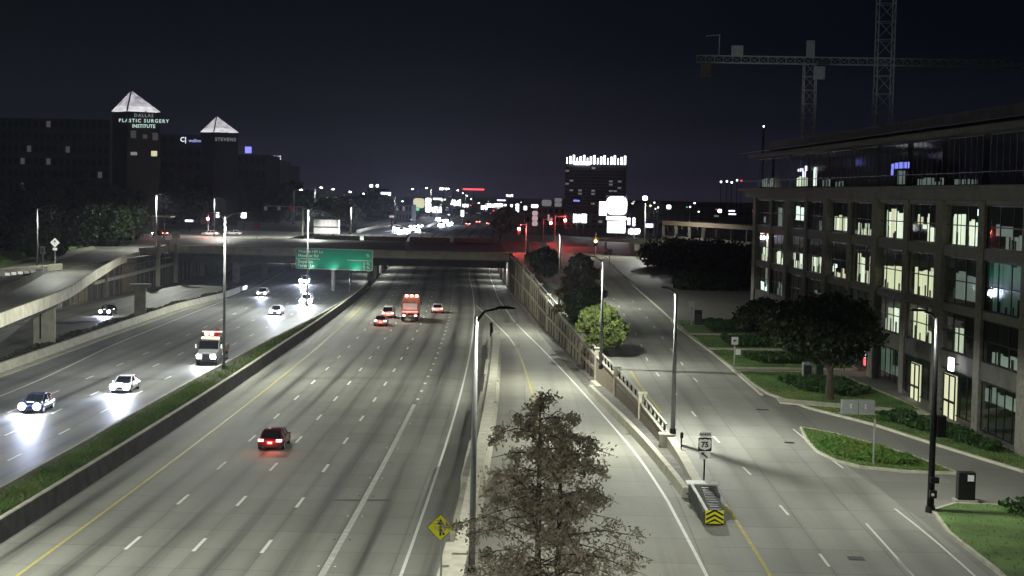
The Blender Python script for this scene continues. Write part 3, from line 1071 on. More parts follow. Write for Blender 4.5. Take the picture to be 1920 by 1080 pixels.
# ------------------------------------------------------------------ right verge: lawns, kerbs, hedges
def lawn(name, poly, label, blades_n, seed):
    t = MB().prism(poly, lambda y: zf(y) - 0.05, lambda y: zf(y) + 0.13).build(name, M['lawn_soil'])
    tag(t, label, None, kind='structure')
    # blades inside polygon
    xs = [p[0] for p in poly]
    ys = [p[1] for p in poly]
    out = []
    px, py = np.array(xs), np.array(ys)
    x = rng.uniform(min(xs), max(xs), blades_n * 3)
    y = rng.uniform(min(ys), max(ys), blades_n * 3)
    ins = np.zeros(len(x), bool)
    j = len(px) - 1
    for i in range(len(px)):
        c = ((py[i] > y) != (py[j] > y)) & (x < (px[j] - px[i]) * (y - py[i]) / (py[j] - py[i] + 1e-12) + px[i])
        ins ^= c
        j = i
    x, y = x[ins][:blades_n], y[ins][:blades_n]
    pos = np.stack([x, y, np.array([zf(q) + 0.12 for q in y])], -1)
    b = blades('grass', pos, 0.11, 0.035, 0.7, M['lawn_blade'], t)
    tag(b, kind='stuff')
    # kerb round the lawn
    kb = MB()
    n = len(poly)
    c0 = np.mean(np.array(poly), axis=0)
    for i in range(n):
        a, b2 = poly[i], poly[(i + 1) % n]
        kb.beam((a[0], a[1], zf(a[1]) + 0.06), (b2[0], b2[1], zf(b2[1]) + 0.06), 0.22, 0.19)
    kb.build('kerb', M['pale_concrete'], t)
    return t


mat('lawn_soil', (0.10, 0.165, 0.05), 0.95, var=0.5, scale=0.35)
lawn('lawn', [(17.9, 119.5), (17.5, 114), (17.6, 109.3), (18.3, 106.3), (19.6, 104.4), (22.3, 103.2), (25.6, 103.0), (23.8, 109.1), (22, 113.2), (20.0, 117.0)], 'small kerbed grass island between the driveway and the frontage road', 5000, 1)
lawn('lawn', [(21.4, 91.6), (23.2, 93.6), (27.3, 93.2), (50, 91.5), (50, 50), (21.6, 50), (21.5, 70), (21.5, 78), (21.0, 86)], 'bright green lawn in the near right corner', 9000, 2)
lawn('lawn', [(17.6, 136.8), (16.9, 143), (16.5, 150.5), (22.0, 151.5), (26.2, 149), (28.5, 134), (30.2, 118), (33, 104), (30.2, 104.2), (28.9, 107.6), (26.7, 113.4), (23.8, 121.7), (20.0, 129.2)], 'lawn between driveway and brick building', 9000, 3)
lawn('lawn', [(16.2, 153.6), (15.3, 166.6), (14.4, 178), (13.5, 189.6), (13.2, 198), (25.2, 199), (27.6, 170), (28.4, 154.5)], 'far lawn along the frontage road kerb', 9000, 4)
for poly, lab in (([(15.0, 167.6), (27.4, 168.6), (27.3, 170.2), (14.9, 169.0)], 'pale path across the far lawn, nearer one'), ([(13.9, 181.6), (26.3, 182.6), (26.2, 184.2), (13.8, 183.0)], 'pale path across the far lawn, farther one'), ([(17.9, 131.2), (29.0, 126.6), (29.2, 128.4), (17.9, 133.6)], 'worn pale strip on the lawn beside the driveway')):
    tag(MB().prism(poly, lambda y: zf(y) + 0.05, lambda y: zf(y) + 0.19).build('footpath', M['pale_concrete']), lab, kind='structure')
# kerb of the frontage road
kr = empty('kerb', P(200, oCR(200), 0), kind='structure')
wall_run('kerb_run', M['pale_concrete'], 136, 330, lambda s: oCR(s) + 0.15, 0.25, lambda s: zf(s) - 0.1, lambda s: zf(s) + 0.14, kr, step=4)


def hedge(poly, h, n, label, m='hedge_leaf', cat='hedge', size=0.12, name='hedge'):
    xs = np.array([p[0] for p in poly])
    ys = np.array([p[1] for p in poly])
    x = rng.uniform(xs.min(), xs.max(), n * 3)
    y = rng.uniform(ys.min(), ys.max(), n * 3)
    ins = np.zeros(len(x), bool)
    j = len(xs) - 1
    for i in range(len(xs)):
        ins ^= ((ys[i] > y) != (ys[j] > y)) & (x < (xs[j] - xs[i]) * (y - ys[i]) / (ys[j] - ys[i] + 1e-12) + xs[i])
        j = i
    x, y = x[ins][:n], y[ins][:n]
    top = h * (0.8 + 0.25 * np.sin(x * 2.3 + y * 1.1) * np.sin(y * 1.9))
    t = rng.uniform(0, 1, len(x)) ** 0.45
    z = np.array([zf(q) for q in y]) + 0.1 + t * top
    o = leaves(name, np.stack([x, y, z], -1), size, M[m])
    tag(o, label, cat)
    return o


hedge([(18.2, 112.2), (18.6, 107.8), (20.5, 105.4), (23.2, 105), (23.4, 106.8), (21.3, 111.8), (19.6, 113.5)], 0.45, 7000, 'low leafy shrub bed on the small grass island', 'lawn_blade', 'shrub bed', 0.10, 'shrub_bed')
hedge([(24.4, 124.0), (27.0, 118), (29.6, 110.5), (30.6, 111), (29.3, 120), (26.6, 126.5)], 0.7, 6000, 'dark clipped hedge behind the driveway near the lit doors')
hedge([(19.3, 144.0), (20.9, 138.0), (24.5, 135.5), (26.5, 137.5), (25.6, 143), (22.6, 146.5)], 0.6, 6000, 'dark square hedge before the grey utility cabinets')
hedge([(18.0, 161.5), (19.3, 156.8), (26.6, 157.2), (26.2, 163)], 0.7, 6000, 'long dark hedge beside the dry footpath')
hedge([(17.2, 177.0), (17.8, 170.0), (25.8, 171), (25.2, 178)], 0.8, 6000, 'wide dark hedge farther back on the far lawn')
hedge([(16.5, 193.5), (17.0, 185.0), (24.5, 186), (24.0, 195)], 0.9, 6000, 'farthest dark hedge on the lawn, under the trees')
hedge([(25.2, 92.0), (26.2, 89.0), (29.5, 84), (35, 80), (45, 84), (45, 90), (30, 92.3)], 0.8, 9000, 'dark low hedge along the near right lawn')
for (px, py, a, b) in ():
    pass


# ------------------------------------------------------------------ trees
def deciduous(x, y, z, H, R, label, m='oak_leaf', n=16000, leaf=0.16, group=None, clumps=24, base=0.35, name='tree', seed=0, flat=0.8, trunk_r=None):
    rs = random.Random(seed)
    t = empty(name, (x, y, z), label, 'tree', group)
    tr = trunk_r or H * 0.022
    mb = MB()
    mb.tube([(x, y, z - 0.2), (x + rs.uniform(-.1, .1), y, z + H * 0.2), (x + rs.uniform(-.2, .2), y + rs.uniform(-.2, .2), z + H * 0.42), (x + rs.uniform(-.3, .3), y, z + H * 0.75)], [tr * 1.3, tr, tr * 0.75, tr * 0.25], 8)
    ends = []
    for i in range(clumps):
        a = 2.4 * i + rs.uniform(-.4, .4)
        q = (i + 0.5) / clumps
        rr = R * math.sqrt(max(0.05, 1 - (2 * q - 1) ** 2)) * rs.uniform(0.45, 0.8)
        ez = z + H * base + (H * (1 - base)) * (0.08 + 0.84 * q)
        e_ = Vector((x + math.cos(a) * rr, y + math.sin(a) * rr, ez))
        s_ = Vector((x, y, z + H * (0.25 + 0.4 * q)))
        md = (s_ + e_) / 2 + Vector((0, 0, H * 0.03))
        mb.tube([s_, md, e_], [tr * 0.45, tr * 0.28, tr * 0.08], 5, cap=False)
        ends.append(e_)
    mb.build('trunk', M['trunk'], t)
    P_ = []
    per = n // clumps
    for e_ in ends:
        cr = R * rs.uniform(0.2, 0.38)
        d = rng.normal(size=(per, 3))
        d /= np.linalg.norm(d, axis=1)[:, None]
        r = cr * rng.uniform(0.25, 1.0, per)[:, None] ** 0.45
        q = np.array(e_) + d * r * np.array([1, 1, flat]) * (1 + 0.25 * np.sin(d[:, :1] * 5 + d[:, 1:2] * 4))
        P_.append(q)
    leaves('crown', np.concatenate(P_), leaf, M[m], t, 1.5)
    return t


def cypress(x, y, z, H, R, label, m, nb_=90, per=330, leaf=0.05, seed=0, stems=2, bare_top=0.1, skew=0.0):
    rs = random.Random(seed)
    t = empty('cypress_tree', (x, y, z), label, 'tree')
    mb = MB()
    stm = []
    for k in range(stems):
        ox = (k - (stems - 1) / 2) * 0.45
        hh = H * (1 - 0.06 * k)
        top = Vector((x + ox * 1.3, y + k * 0.2, z + hh))
        stm.append((ox, hh))
        mb.tube([(x + ox, y, z - 0.3), (x + ox * 1.2, y, z + hh * 0.45), (x + ox * 1.25, y, z + hh * 0.8), top], [H * 0.012, H * 0.009, H * 0.005, 0.015], 8)
    P_ = []
    for i in range(nb_):
        q = (i + rs.random()) / nb_
        ox, hh = stm[i % stems]
        h = hh * (0.12 + 0.87 * q)
        prof = (1 - q) ** 0.55 * 0.9 + 0.10
        Lb = R * prof * rs.uniform(0.55, 1.15)
        a = i * 2.399 + rs.uniform(-.5, .5)
        s_ = Vector((x + ox * 1.2, y, z + h))
        dx = Vector((math.cos(a) + skew * (1 if q < .5 else 0), math.sin(a), 0))
        rise = rs.uniform(0.0, 0.35)
        p1 = s_ + dx * Lb * 0.5 + Vector((0, 0, Lb * rise))
        p2 = s_ + dx * Lb + Vector((0, 0, Lb * rise * 0.7 - Lb * 0.08))
        mb.tube([s_, p1, p2], [0.028 * (1.4 - q), 0.016, 0.005], 4, cap=False)
        # side twigs with hanging feathery leaves
        ntw = max(6, int(20 * prof))
        for j in range(ntw):
            u = rs.uniform(0.18, 1.0)
            c = s_.lerp(p1, u * 2) if u < .5 else p1.lerp(p2, u * 2 - 1)
            tw = Vector((rs.uniform(-1, 1), rs.uniform(-1, 1), rs.uniform(-0.5, 0.45))).normalized() * rs.uniform(0.18, 0.5) * (0.6 + prof)
            e_ = c + tw
            mb.tube([c, e_], [0.008, 0.003], 3, cap=False)
            k = int(per / ntw * rs.uniform(0.4, 1.5))
            w = rng.uniform(0.1, 1, k)[:, None]
            q_ = np.array(c) + np.array(tw) * w + rng.normal(size=(k, 3)) * np.array([0.085, 0.085, 0.07]) * (1.0 if H > 11 else 1.6)
            q_[:, 2] -= rng.uniform(0, 0.14, k)
            P_.append(q_)
    mb.build('trunk', M['trunk'], t)
    leaves('foliage', np.concatenate(P_), leaf, M[m], t, 2.0, down=0.7)
    return t


cy = at_y(1034, 742, 42)
cypress(cy.x, 42, 1.0, cy.z - 1.0, 4.5, 'tall sparse brownish cypress rising in front of the divider wall', 'cypress_leaf', 170, 330, 0.029, seed=3, stems=2)
c2 = at_y(1088, 478, 196)
cypress(c2.x, 196, 3.6, c2.z - 3.6, 3.6, 'olive brown cypress behind the retaining wall near the bridge', 'far_cypress_leaf', 80, 330, 0.12, seed=5, stems=1)
b2 = at_y(1128, 640, 161)
deciduous(b2.x + 0.2, 161, zf(161) - 0.3, 5.3, 2.75, 'round bright green bushy tree standing behind the retaining wall', 'bush_leaf', 22000, 0.13, clumps=20, base=0.22, seed=4, flat=0.8, name='bushy_tree')
tb = at_y(1100, 560, 176)
deciduous(tb.x, 178, zf(178), 5.5, 2.6, 'dark small tree wedged between the cypress and the round bush', 'oak_leaf', 9000, 0.16, seed=9, base=0.2)
tb = at_y(1022, 500, 262)
deciduous(tb.x, 262, zf(262), 5.0, 3.0, 'dark low tree beside the bridge end', 'oak_leaf', 9000, 0.2, seed=10, base=0.15)
b3 = at_y(1555, 750, 134)
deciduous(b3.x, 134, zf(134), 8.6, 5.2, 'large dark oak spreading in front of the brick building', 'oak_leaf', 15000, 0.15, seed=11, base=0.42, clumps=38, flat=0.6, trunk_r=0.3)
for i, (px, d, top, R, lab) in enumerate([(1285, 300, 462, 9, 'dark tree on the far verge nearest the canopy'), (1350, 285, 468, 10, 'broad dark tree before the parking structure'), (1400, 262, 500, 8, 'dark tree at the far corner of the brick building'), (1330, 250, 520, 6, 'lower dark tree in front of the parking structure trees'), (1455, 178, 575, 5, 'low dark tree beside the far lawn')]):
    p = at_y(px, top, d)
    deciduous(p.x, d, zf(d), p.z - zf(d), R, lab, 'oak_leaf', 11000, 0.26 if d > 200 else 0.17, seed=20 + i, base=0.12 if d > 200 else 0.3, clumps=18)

LEFT_TREES = [(30, 360, 300, 13, 'dark tree at the left frame edge above the grass'), (110, 350, 330, 14, 'dark tree behind the diamond sign'), (175, 350, 345, 13, 'dark tree behind the grassy bank'),
              (243, 375, 372, 5, 'tree with a pale lit crown beside the lamp'), (330, 330, 560, 17, 'tall dark tree below the second pyramid tower'), (395, 340, 600, 16, 'dark tree under the blue lit sign'),
              (455, 345, 640, 15, 'dark tree left of the lit steeple'), (505, 355, 620, 13, 'dark tree under the grey office block'), (560, 362, 660, 12, 'dark tree behind the far signal arm'),
              (618, 372, 640, 10, 'dark tree behind the white trailer'), (650, 372, 560, 5, 'small tree with a lit top beside the trailer'), (700, 366, 700, 11, 'leafy tree speckled with lights at the road bend'),
              (80, 395, 262, 6, 'low dark tree with green underlit leaves'), (205, 395, 340, 6, 'round dark green tree on the grass bank'), (948, 392, 520, 5, 'small olive tree behind the red signals')]
for i, (px, top, d, R, lab) in enumerate(LEFT_TREES):
    p = at_y(px, top, d)
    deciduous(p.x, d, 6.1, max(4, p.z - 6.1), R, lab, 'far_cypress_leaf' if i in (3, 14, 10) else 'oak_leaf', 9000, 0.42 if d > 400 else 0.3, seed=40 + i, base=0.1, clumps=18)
# black tree line that joins them
for k, (px0, px1, top, d) in enumerate([(-60, 560, 372, 700)]):
    n = 26000
    px = rng.uniform(px0, px1, n)
    a = at_y(px0, 400, d)
    b = at_y(px1, 400, d)
    x = a.x + (px - px0) / (px1 - px0) * (b.x - a.x)
    hgt = 17 + 3 * np.sin(x * 0.07) + 2 * np.sin(x * 0.21 + 1)
    z = 6 + rng.uniform(0, 1, n) ** 0.6 * hgt
    y = d + rng.uniform(-14, 14, n)
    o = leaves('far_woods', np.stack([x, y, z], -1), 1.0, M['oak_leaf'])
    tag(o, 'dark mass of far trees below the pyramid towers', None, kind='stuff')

# grassy bank upper left
bank = MB()
bk = [(-82.5, 196), (-84.8, 235), (-88, 262), (-95, 300), (-99, 330), (-112, 350), (-150, 350), (-150, 196)]
bt = MB().prism([(x - 3, y) for x, y in bk], 6.05, 6.5).build('grass_bank', M['lawn_soil'])
tag(bt, 'long dark green grass bank on the upper left', kind='structure')
n = 14000
y = rng.uniform(200, 345, n)
x = np.array([np.interp(q, [196, 235, 262, 300, 330, 350], [-86, -88, -91.5, -98.5, -102.5, -116]) for q in y]) - rng.uniform(0, 22, n)
tag(blades('grass', np.stack([x, y, np.full(n, 6.5)], -1), 0.3, 0.09, 0.6, M['lawn_blade'], bt), kind='stuff')
sw = MB()
for a, b in zip([(-80.9, 200), (-82.6, 235), (-86, 262), (-93, 300), (-97, 325)], [(-82.6, 235), (-86, 262), (-93, 300), (-97, 325), (-104, 345)]):
    sw.beam((a[0] - 1.5, a[1], 6.16), (b[0] - 1.5, b[1], 6.16), 3.0, 0.06)
tag(sw.build('footpath', M['concrete']), 'pale footpath between grass bank and flyover', kind='structure')


# ------------------------------------------------------------------ lamps
def street_lamp(top, base, label, arm=(1.8, 0), r=0.11, heads=1, power=None, m='white_pole', group=None, lit=True, ring=False, headm='black_metal', big=1.0, rise=0.35):
    """top: z of the luminaire; base: foot (x,y,z); arm: horizontal vector of the arm"""
    t = empty('street_lamp', base, label, 'street lamp', group)
    x, y, z = base
    MB().tube([(x, y, z), (x, y, z + 0.35)], [r * 1.9, r * 1.7], 10).build('base', M['black_metal'], t)
    MB().tube([(x, y, z + 0.35), (x, y, (z + top) / 2), (x, y, top)], [r * 1.3, r * 1.05, r * 0.7], 10).build('pole', M[m], t, smooth=True)
    for k in range(heads):
        sg = 1 if k == 0 else -1
        ax, ay = arm[0] * sg, arm[1] * sg
        L = math.hypot(ax, ay)
        ux, uy = ax / L, ay / L
        MB().tube([(x, y, top - 0.3), (x + ax * 0.4, y + ay * 0.4, top + rise * 0.6), (x + ax, y + ay, top + rise)], [r * 0.6, r * 0.5, r * 0.45], 8).build('arm', M[m if headm != 'black_metal' else headm], t, smooth=True)
        hx, hy, hz = x + ax + ux * 0.35 * big, y + ay + uy * 0.35 * big, top + rise
        ang = math.atan2(uy, ux)
        hb = MB()
        co, si = math.cos(ang), math.sin(ang)
        secs = []
        for a, w, h in ((-0.45, 0.08, 0.06), (-0.25, 0.2, 0.12), (0.1, 0.24, 0.13), (0.38, 0.16, 0.08), (0.5, 0.05, 0.03)):
            a *= big
            w *= big
            secs.append([(hx + co * a - si * w, hy + si * a + co * w, hz), (hx + co * a - si * w * .6, hy + si * a + co * w * .6, hz + h), (hx + co * a + si * w * .6, hy + si * a - co * w * .6, hz + h), (hx + co * a + si * w, hy + si * a - co * w, hz)])
        hd = hb.loft(secs).build('luminaire', M[headm], t, smooth=False)
        lens = MB().box((hx, hy, hz + (0.012 if big < 1.5 else -0.06)), (0.45 * big, 0.28 * big, 0.02 if big < 1.5 else 0.12), rz=ang).build('lens', M['lamp_lens'], hd)
        if lit:
            light('lamp_light', 'SPOT', t, (hx - x, hy - y, hz - z - 0.08), (power or 900) * LAMP_K, (0.97, 1.0, 0.90), 0.16, spot=math.radians(166), blend=0.15)
    return t


def lamp_px(pt, pb_y, label, **kw):
    """pt: photo pixel of the pole top; pb_y: distance; base z from kw"""
    zb = kw.pop('zb')
    p = at_y(pt[0], pt[1], pb_y)
    return street_lamp(p.z, (p.x, pb_y, zb), label, **kw)


G_ = 'street lamps along the freeway corridor'
lamp_px((893, 592), 75, 'near black headed lamp beside the divider wall, its arm over the ramp', zb=0.9, arm=(1.0, 0.1), r=0.125, power=950, group=G_, m='white_pole')
lamp_px((1268, 552), 112, 'tall lamp on the square pedestal of the low wall', zb=zf(112) + 0.67, arm=(-0.5, 0.9), r=0.13, power=2500, group=G_, headm='white_pole')
lamp_px((1131, 486), 151, 'lamp rising behind the round green bush', zb=zf(151), arm=(-2.0, 0.2), r=0.12, power=2300, group=G_, headm='white_pole')
lamp_px((1051, 442), 214, 'lamp rising left of the far cypress', zb=zf(214), arm=(-0.4, 1.0), r=0.12, power=2600, group=G_, headm='white_pole')
lamp_px((422, 405), 158, 'tall twin headed lamp in the median near the tow truck', zb=1.0, arm=(1.6, 0.4), r=0.12, heads=2, power=2500, group=G_, headm='white_pole')
lamp_px((578, 392), 246, 'twin headed median lamp just left of the green guide sign', zb=0.9, arm=(1.6, 0.4), r=0.12, heads=2, power=4000, group=G_, headm='white_pole')
street_lamp(16.6, P(70, -9.0, 1.0), 'median lamp standing just outside the picture to the left', arm=(1.6, 0.3), r=0.15, heads=2, power=2600, group=G_)
street_lamp(14.5, (-53.5, 116, 0), 'added fill lamp beyond the left frame edge beside the shoulder barrier', arm=(1.6, 0.2), r=0.13, power=2000, group=G_)  # unseen, put in to brighten the barrier, flyover face and pier
street_lamp(20.5, (-7.5, 6, 1.0), 'added tall fill lamp on the divider wall just below the picture', arm=(1.0, 0.1), r=0.13, power=4500, group=G_)  # unseen lamp put in to light the cypress top and merge sign
street_lamp(17.5, (-7.0, -14, 1.0), 'added fill lamp behind the viewpoint beside the ramp', arm=(1.6, 0.3), r=0.15, power=9000, group=G_)  # added as front fill for the signs and foliage, never in view
street_lamp(13.5, (22.5, 34, 0.2), 'added fill lamp on the near right verge outside the picture', arm=(-1.6, 0.3), r=0.15, power=1300, group=G_)  # unseen, added to light merge sign and cypress from in front
lamp_px((1757, 596), 91.5, 'tall black pole lamp on the near right corner with a control box', zb=zf(91), arm=(-0.7, 0.1), r=0.16, power=850, group=G_, m='black_metal')
lamp_px((70, 390), 236, 'lamp pole on the left edge by the grass bank', zb=6.5, arm=(2.2, 0), r=0.12, power=1300, group=G_, headm='white_pole')
lamp_px((293, 366), 330, 'curved arm lamp beyond the flyover on the left crossing', zb=6.2, arm=(1.2, 0.2), r=0.17, power=4500, group=G_, headm='white_pole')
lamp_px((402, 372), 420, 'thin lamp right of the red lit canopy', zb=6.2, arm=(1.2, 0.2), r=0.1, power=3500, group=G_, headm='white_pole')
lamp_px((577, 395), 430, 'lamp beside the white trailer', zb=6.2, arm=(1.4, 0.2), r=0.2, power=4500, group=G_, headm='white_pole')
lamp_px((658, 388), 470, 'lamp right of the white trailer', zb=6.2, arm=(1.4, 0.2), r=0.2, power=4500, group=G_, headm='white_pole')
farl = [(551, 357, 600, 'far lamp under the lit steeple'), (590, 353, 640, 'first of the two close far lamps right of the steeple'), (612, 356, 660, 'second of the two close far lamps right of the steeple'), (645, 361, 700, 'far lamp above the white trailer'),
        (671, 364, 740, 'far lamp over the lit top tree'), (742, 367, 640, 'far lamp beside the blue store sign'), (783, 356, 800, 'far lamp above the pale lit shop'), (809, 354, 860, 'far lamp right of the pale shop'),
        (849, 355, 950, 'far lamp left of the long red and white roof sign'), (866, 358, 1020, 'far lamp starting the descending row'), (874, 363, 1100, 'second far lamp of the descending row'), (882, 368, 1200, 'third far lamp of the descending row'), (890, 374, 1320, 'last far lamp of the descending row')]
for px, py, d, lab in farl:
    lamp_px((px, py), d, lab, zb=6.0, arm=(2.0 if px < 700 else -2.0, 0.2), r=0.22 + d * 0.0002, lit=(d in (640, 860, 1100)), power=4000, group='far street lamps beyond the bridge', headm='white_pole', big=1.9)
# lamps that stand behind the crossing, lighting the deck
lamp_px((1210, 380), 330, 'bright lamp right of the glowing billboard', zb=6.3, arm=(1.5, -0.2), r=0.14, power=2800, group=G_, headm='white_pole')


# box, camera and clamp on the near right pole
pb = [o for o in bpy.data.objects if o.get('label', '').startswith('tall black pole lamp')][0]
MB().box((pb.location.x + 0.42, 91.4, pb.location.z + 5.0), (0.5, 0.45, 1.25)).build('control_box', M['black_metal'], pb, bevel=0.03)
MB().box((pb.location.x + 0.12, 91.3, pb.location.z + 1.9), (0.5, 0.35, 0.35)).build('clamp', M['black_metal'], pb, bevel=0.03)
MB().box((pb.location.x + 0.05, 91.25, pb.location.z + 1.1), (0.4, 0.4, 0.45)).build('push_button_box', M['black_metal'], pb, bevel=0.03)
MB().tube([(pb.location.x, 91.03, pb.location.z + 1.1), (pb.location.x, 90.98, pb.location.z + 1.1)], [0.09, 0.09], 10).build('push_button', M['sign_white'], pb)


# ------------------------------------------------------------------ text
def text(body, size, loc, rot, m, parent, extrude=0.01, align='CENTER', bold=0.0, name='lettering', spacing=1.0):
    cu = bpy.data.curves.new(name, 'FONT')
    cu.body = body
    cu.size = size
    cu.align_x = align
    cu.align_y = 'CENTER'
    cu.extrude = extrude
    cu.offset = bold
    cu.space_character = spacing
    cu.resolution_u = 2
    cu.materials.append(m)
    tmp = bpy.data.objects.new(name, cu)
    me = bpy.data.meshes.new_from_object(tmp)
    bpy.data.objects.remove(tmp)
    me.name = name
    o = bpy.data.objects.new(name, me)
    COL.objects.link(o)
    o.parent = parent
    o.location = Vector(loc) - (parent.location if parent else Vector((0, 0, 0)))
    o.rotation_euler = rot
    return o


# ------------------------------------------------------------------ signs
def rrect(cxx, y, cz, w, h, r=0.1, n=4, t=0.03, yaw=0.0):
    pts = []
    for sx, sz, a0 in ((1, 1, 0), (-1, 1, 90), (-1, -1, 180), (1, -1, 270)):
        for k in range(n + 1):
            a = math.radians(a0 + 90 * k / n)
            pts.append(((w / 2 - r) * sx + r * math.cos(a), (h / 2 - r) * sz + r * math.sin(a)))
    mb = MB()
    co, si = math.cos(yaw), math.sin(yaw)
    f = lambda px, d: (cxx + co * px - si * d, y + si * px + co * d)
    secs = [[(*f(px, d), cz + pz) for px, pz in pts] for d in (-t / 2, t / 2)]
    mb.loft(secs)
    return mb


# big guide sign over the median
gs = empty('guide_sign', at_z(657, 545, 0.6), 'large green freeway guide sign standing over the median hedge', 'road sign')
A_, B_ = at_y(555, 463, 296), at_y(699, 470, 292)
Cn = (A_ + B_) / 2
gw = (B_ - A_).length
gyaw = math.atan2(B_.y - A_.y, B_.x - A_.x)
A2 = at_y(555, 502, 296)
gh = A_.z - A2.z
gcz = (A_.z + B_.z) / 2 - gh / 2 + 0.0
tilt = 0.0
rrect(Cn.x, Cn.y, gcz, gw, gh, 0.25, t=0.08, yaw=gyaw).build('sign_border', M['sign_white'], gs)
rrect(Cn.x + 0.06 * math.sin(gyaw), Cn.y - 0.06 * math.cos(gyaw), gcz, gw - 0.22, gh - 0.22, 0.2, t=0.05, yaw=gyaw).build('sign_panel', M['sign_green'], gs)


def gpos(u, v, d=0.1):      # u along the sign from left edge, v down from the top
    q = -gw / 2 + u
    return (Cn.x + math.cos(gyaw) * q + math.sin(gyaw) * d, Cn.y + math.sin(gyaw) * q - math.cos(gyaw) * d, gcz + gh / 2 - v)


for body, u, v, al in (('Walnut Hill Ln', 0.45, 0.62, 'LEFT'), ('Meadow Rd', 0.45, 1.42, 'LEFT'), ('Royal Ln', 0.45, 2.55, 'LEFT'), ('Forest Ln', 0.45, 3.3, 'LEFT'), ('\u00be', gw - 0.5, 1.1, 'RIGHT'), ('1 \u00be', gw - 0.45, 2.6, 'RIGHT'), ('2 \u00be', gw - 0.45, 3.35, 'RIGHT')):
    text(body, 0.86, gpos(u, v), (math.radians(90), 0, gyaw), M['sign_white'], gs, 0.012, al, 0.012)
for a, b in ((0.15, 5.0), (gw - 5.0, gw - 0.15)):
    MB().beam(gpos(a, 2.02, 0.1), gpos(b, 2.02, 0.1), 0.03, 0.09).build('divider_line', M['sign_white'], gs)
for px, r, m_ in ((657, 0.15, 'black_metal'), (625, 0.36, 'galv')):
    q = at_y(px, 510, Cn.y + 0.5)
    MB().tube([(q.x, Cn.y + 0.6, 0.4), (q.x, Cn.y + 0.6, gcz + 1.4)], [r, r], 10).build('leg', M[m_], gs)
for q_u in (0.2, 0.5, 0.8):  # lamps on arms, added to brighten the sign panel
    a = Vector(gpos(gw * q_u, gh + 0.25, 1.3))
    MB().beam(gpos(gw * q_u, gh - 0.1, 0.0), a, 0.06, 0.06).build('added_lamp_arm', M['galv'], gs)
    MB().box(a, (0.5, 0.25, 0.12)).build('added_sign_lamp', M['black_metal'], gs)
    light('sign_light', 'SPOT', gs, a + Vector((0, 0, 0.1)) - gs.location, 170, (0.95, 1.0, 0.95), 0.2, rot=(math.radians(148), 0, 0), spot=math.radians(130), blend=0.5)
for dz in (-1.2, 0, 1.2):
    MB().beam(gpos(0.4, gh / 2 + dz, -0.12), gpos(gw - 0.4, gh / 2 + dz, -0.12), 0.08, 0.14).build('brace', M['galv'], gs)

# US 75 route marker
rs_ = empty('route_sign', (9.25, 96.2, zf(96) + 0.45), 'route 75 sign assembly standing on the low wall nose', 'road sign')
sx_, sy_, sz_ = 9.25, 96.2, zf(96)
tp = at_y(1322, 808, 96.2).z
sc_ = 96.2 / FPX
sx_ = at_y(1321, 860, 96.2).x
rs_.location.x = sx_
MB().tube([(sx_, sy_ + 0.05, sz_ + 0.4), (sx_, sy_ + 0.05, tp - 0.2)], [0.05, 0.05], 8).build('post', M['black_metal'], rs_)
zc = tp - 0.22
rrect(sx_, sy_, zc, 0.66, 0.34, 0.04).build('north_plate', M['sign_white'], rs_)
text('NORTH', 0.2, (sx_, sy_ - 0.03, zc), (math.radians(90), 0, 0), M['sign_black'], rs_, 0.004, 'CENTER', 0.006)
zc = tp - 0.82
rrect(sx_, sy_, zc, 0.80, 0.82, 0.06).build('shield_plate', M['sign_black'], rs_)
sh = [(-0.30, 0.33), (-0.15, 0.28), (0, 0.34), (0.15, 0.28), (0.30, 0.33), (0.37, 0.16), (0.34, -0.02), (0.36, -0.14), (0.28, -0.27), (0.12, -0.31), (0, -0.36), (-0.12, -0.31), (-0.28, -0.27), (-0.36, -0.14), (-0.34, -0.02), (-0.37, 0.16)]
MB().loft([[(sx_ + a, sy_ - 0.02 - d, zc + b) for a, b in sh] for d in (0.0, 0.012)]).build('shield', M['sign_white'], rs_)
text('75', 0.46, (sx_, sy_ - 0.045, zc - 0.02), (math.radians(90), 0, 0), M['sign_black'], rs_, 0.004, 'CENTER', 0.016)
zc = tp - 1.48
rrect(sx_, sy_, zc, 0.66, 0.46, 0.05).build('arrow_plate', M['sign_white'], rs_)
ar = MB()
ar.beam((sx_ + 0.17, sy_ - 0.03, zc - 0.15), (sx_ - 0.08, sy_ - 0.03, zc + 0.06), 0.01, 0.09)
ar.quad((sx_ - 0.22, sy_ - 0.035, zc + 0.18), (sx_ - 0.17, sy_ - 0.035, zc - 0.02), (sx_ + 0.02, sy_ - 0.035, zc + 0.17))
ar.build('arrow', M['sign_black'], rs_)
# small post right of the lamp pedestal
p = at_y(1277, 850, 107)
q_ = empty('delineator_post', (p.x, 107, zf(107)), 'thin black post standing right of the lamp pedestal', 'post')
MB().tube([(p.x, 107, zf(107)), (p.x, 107, zf(107) + 1.6)], [0.05, 0.05], 8).build('post', M['black_metal'], q_)
MB().box((p.x + 0.02, 107, zf(107) + 1.42), (0.2, 0.05, 0.4)).build('marker_plate', M['black_metal'], q_)

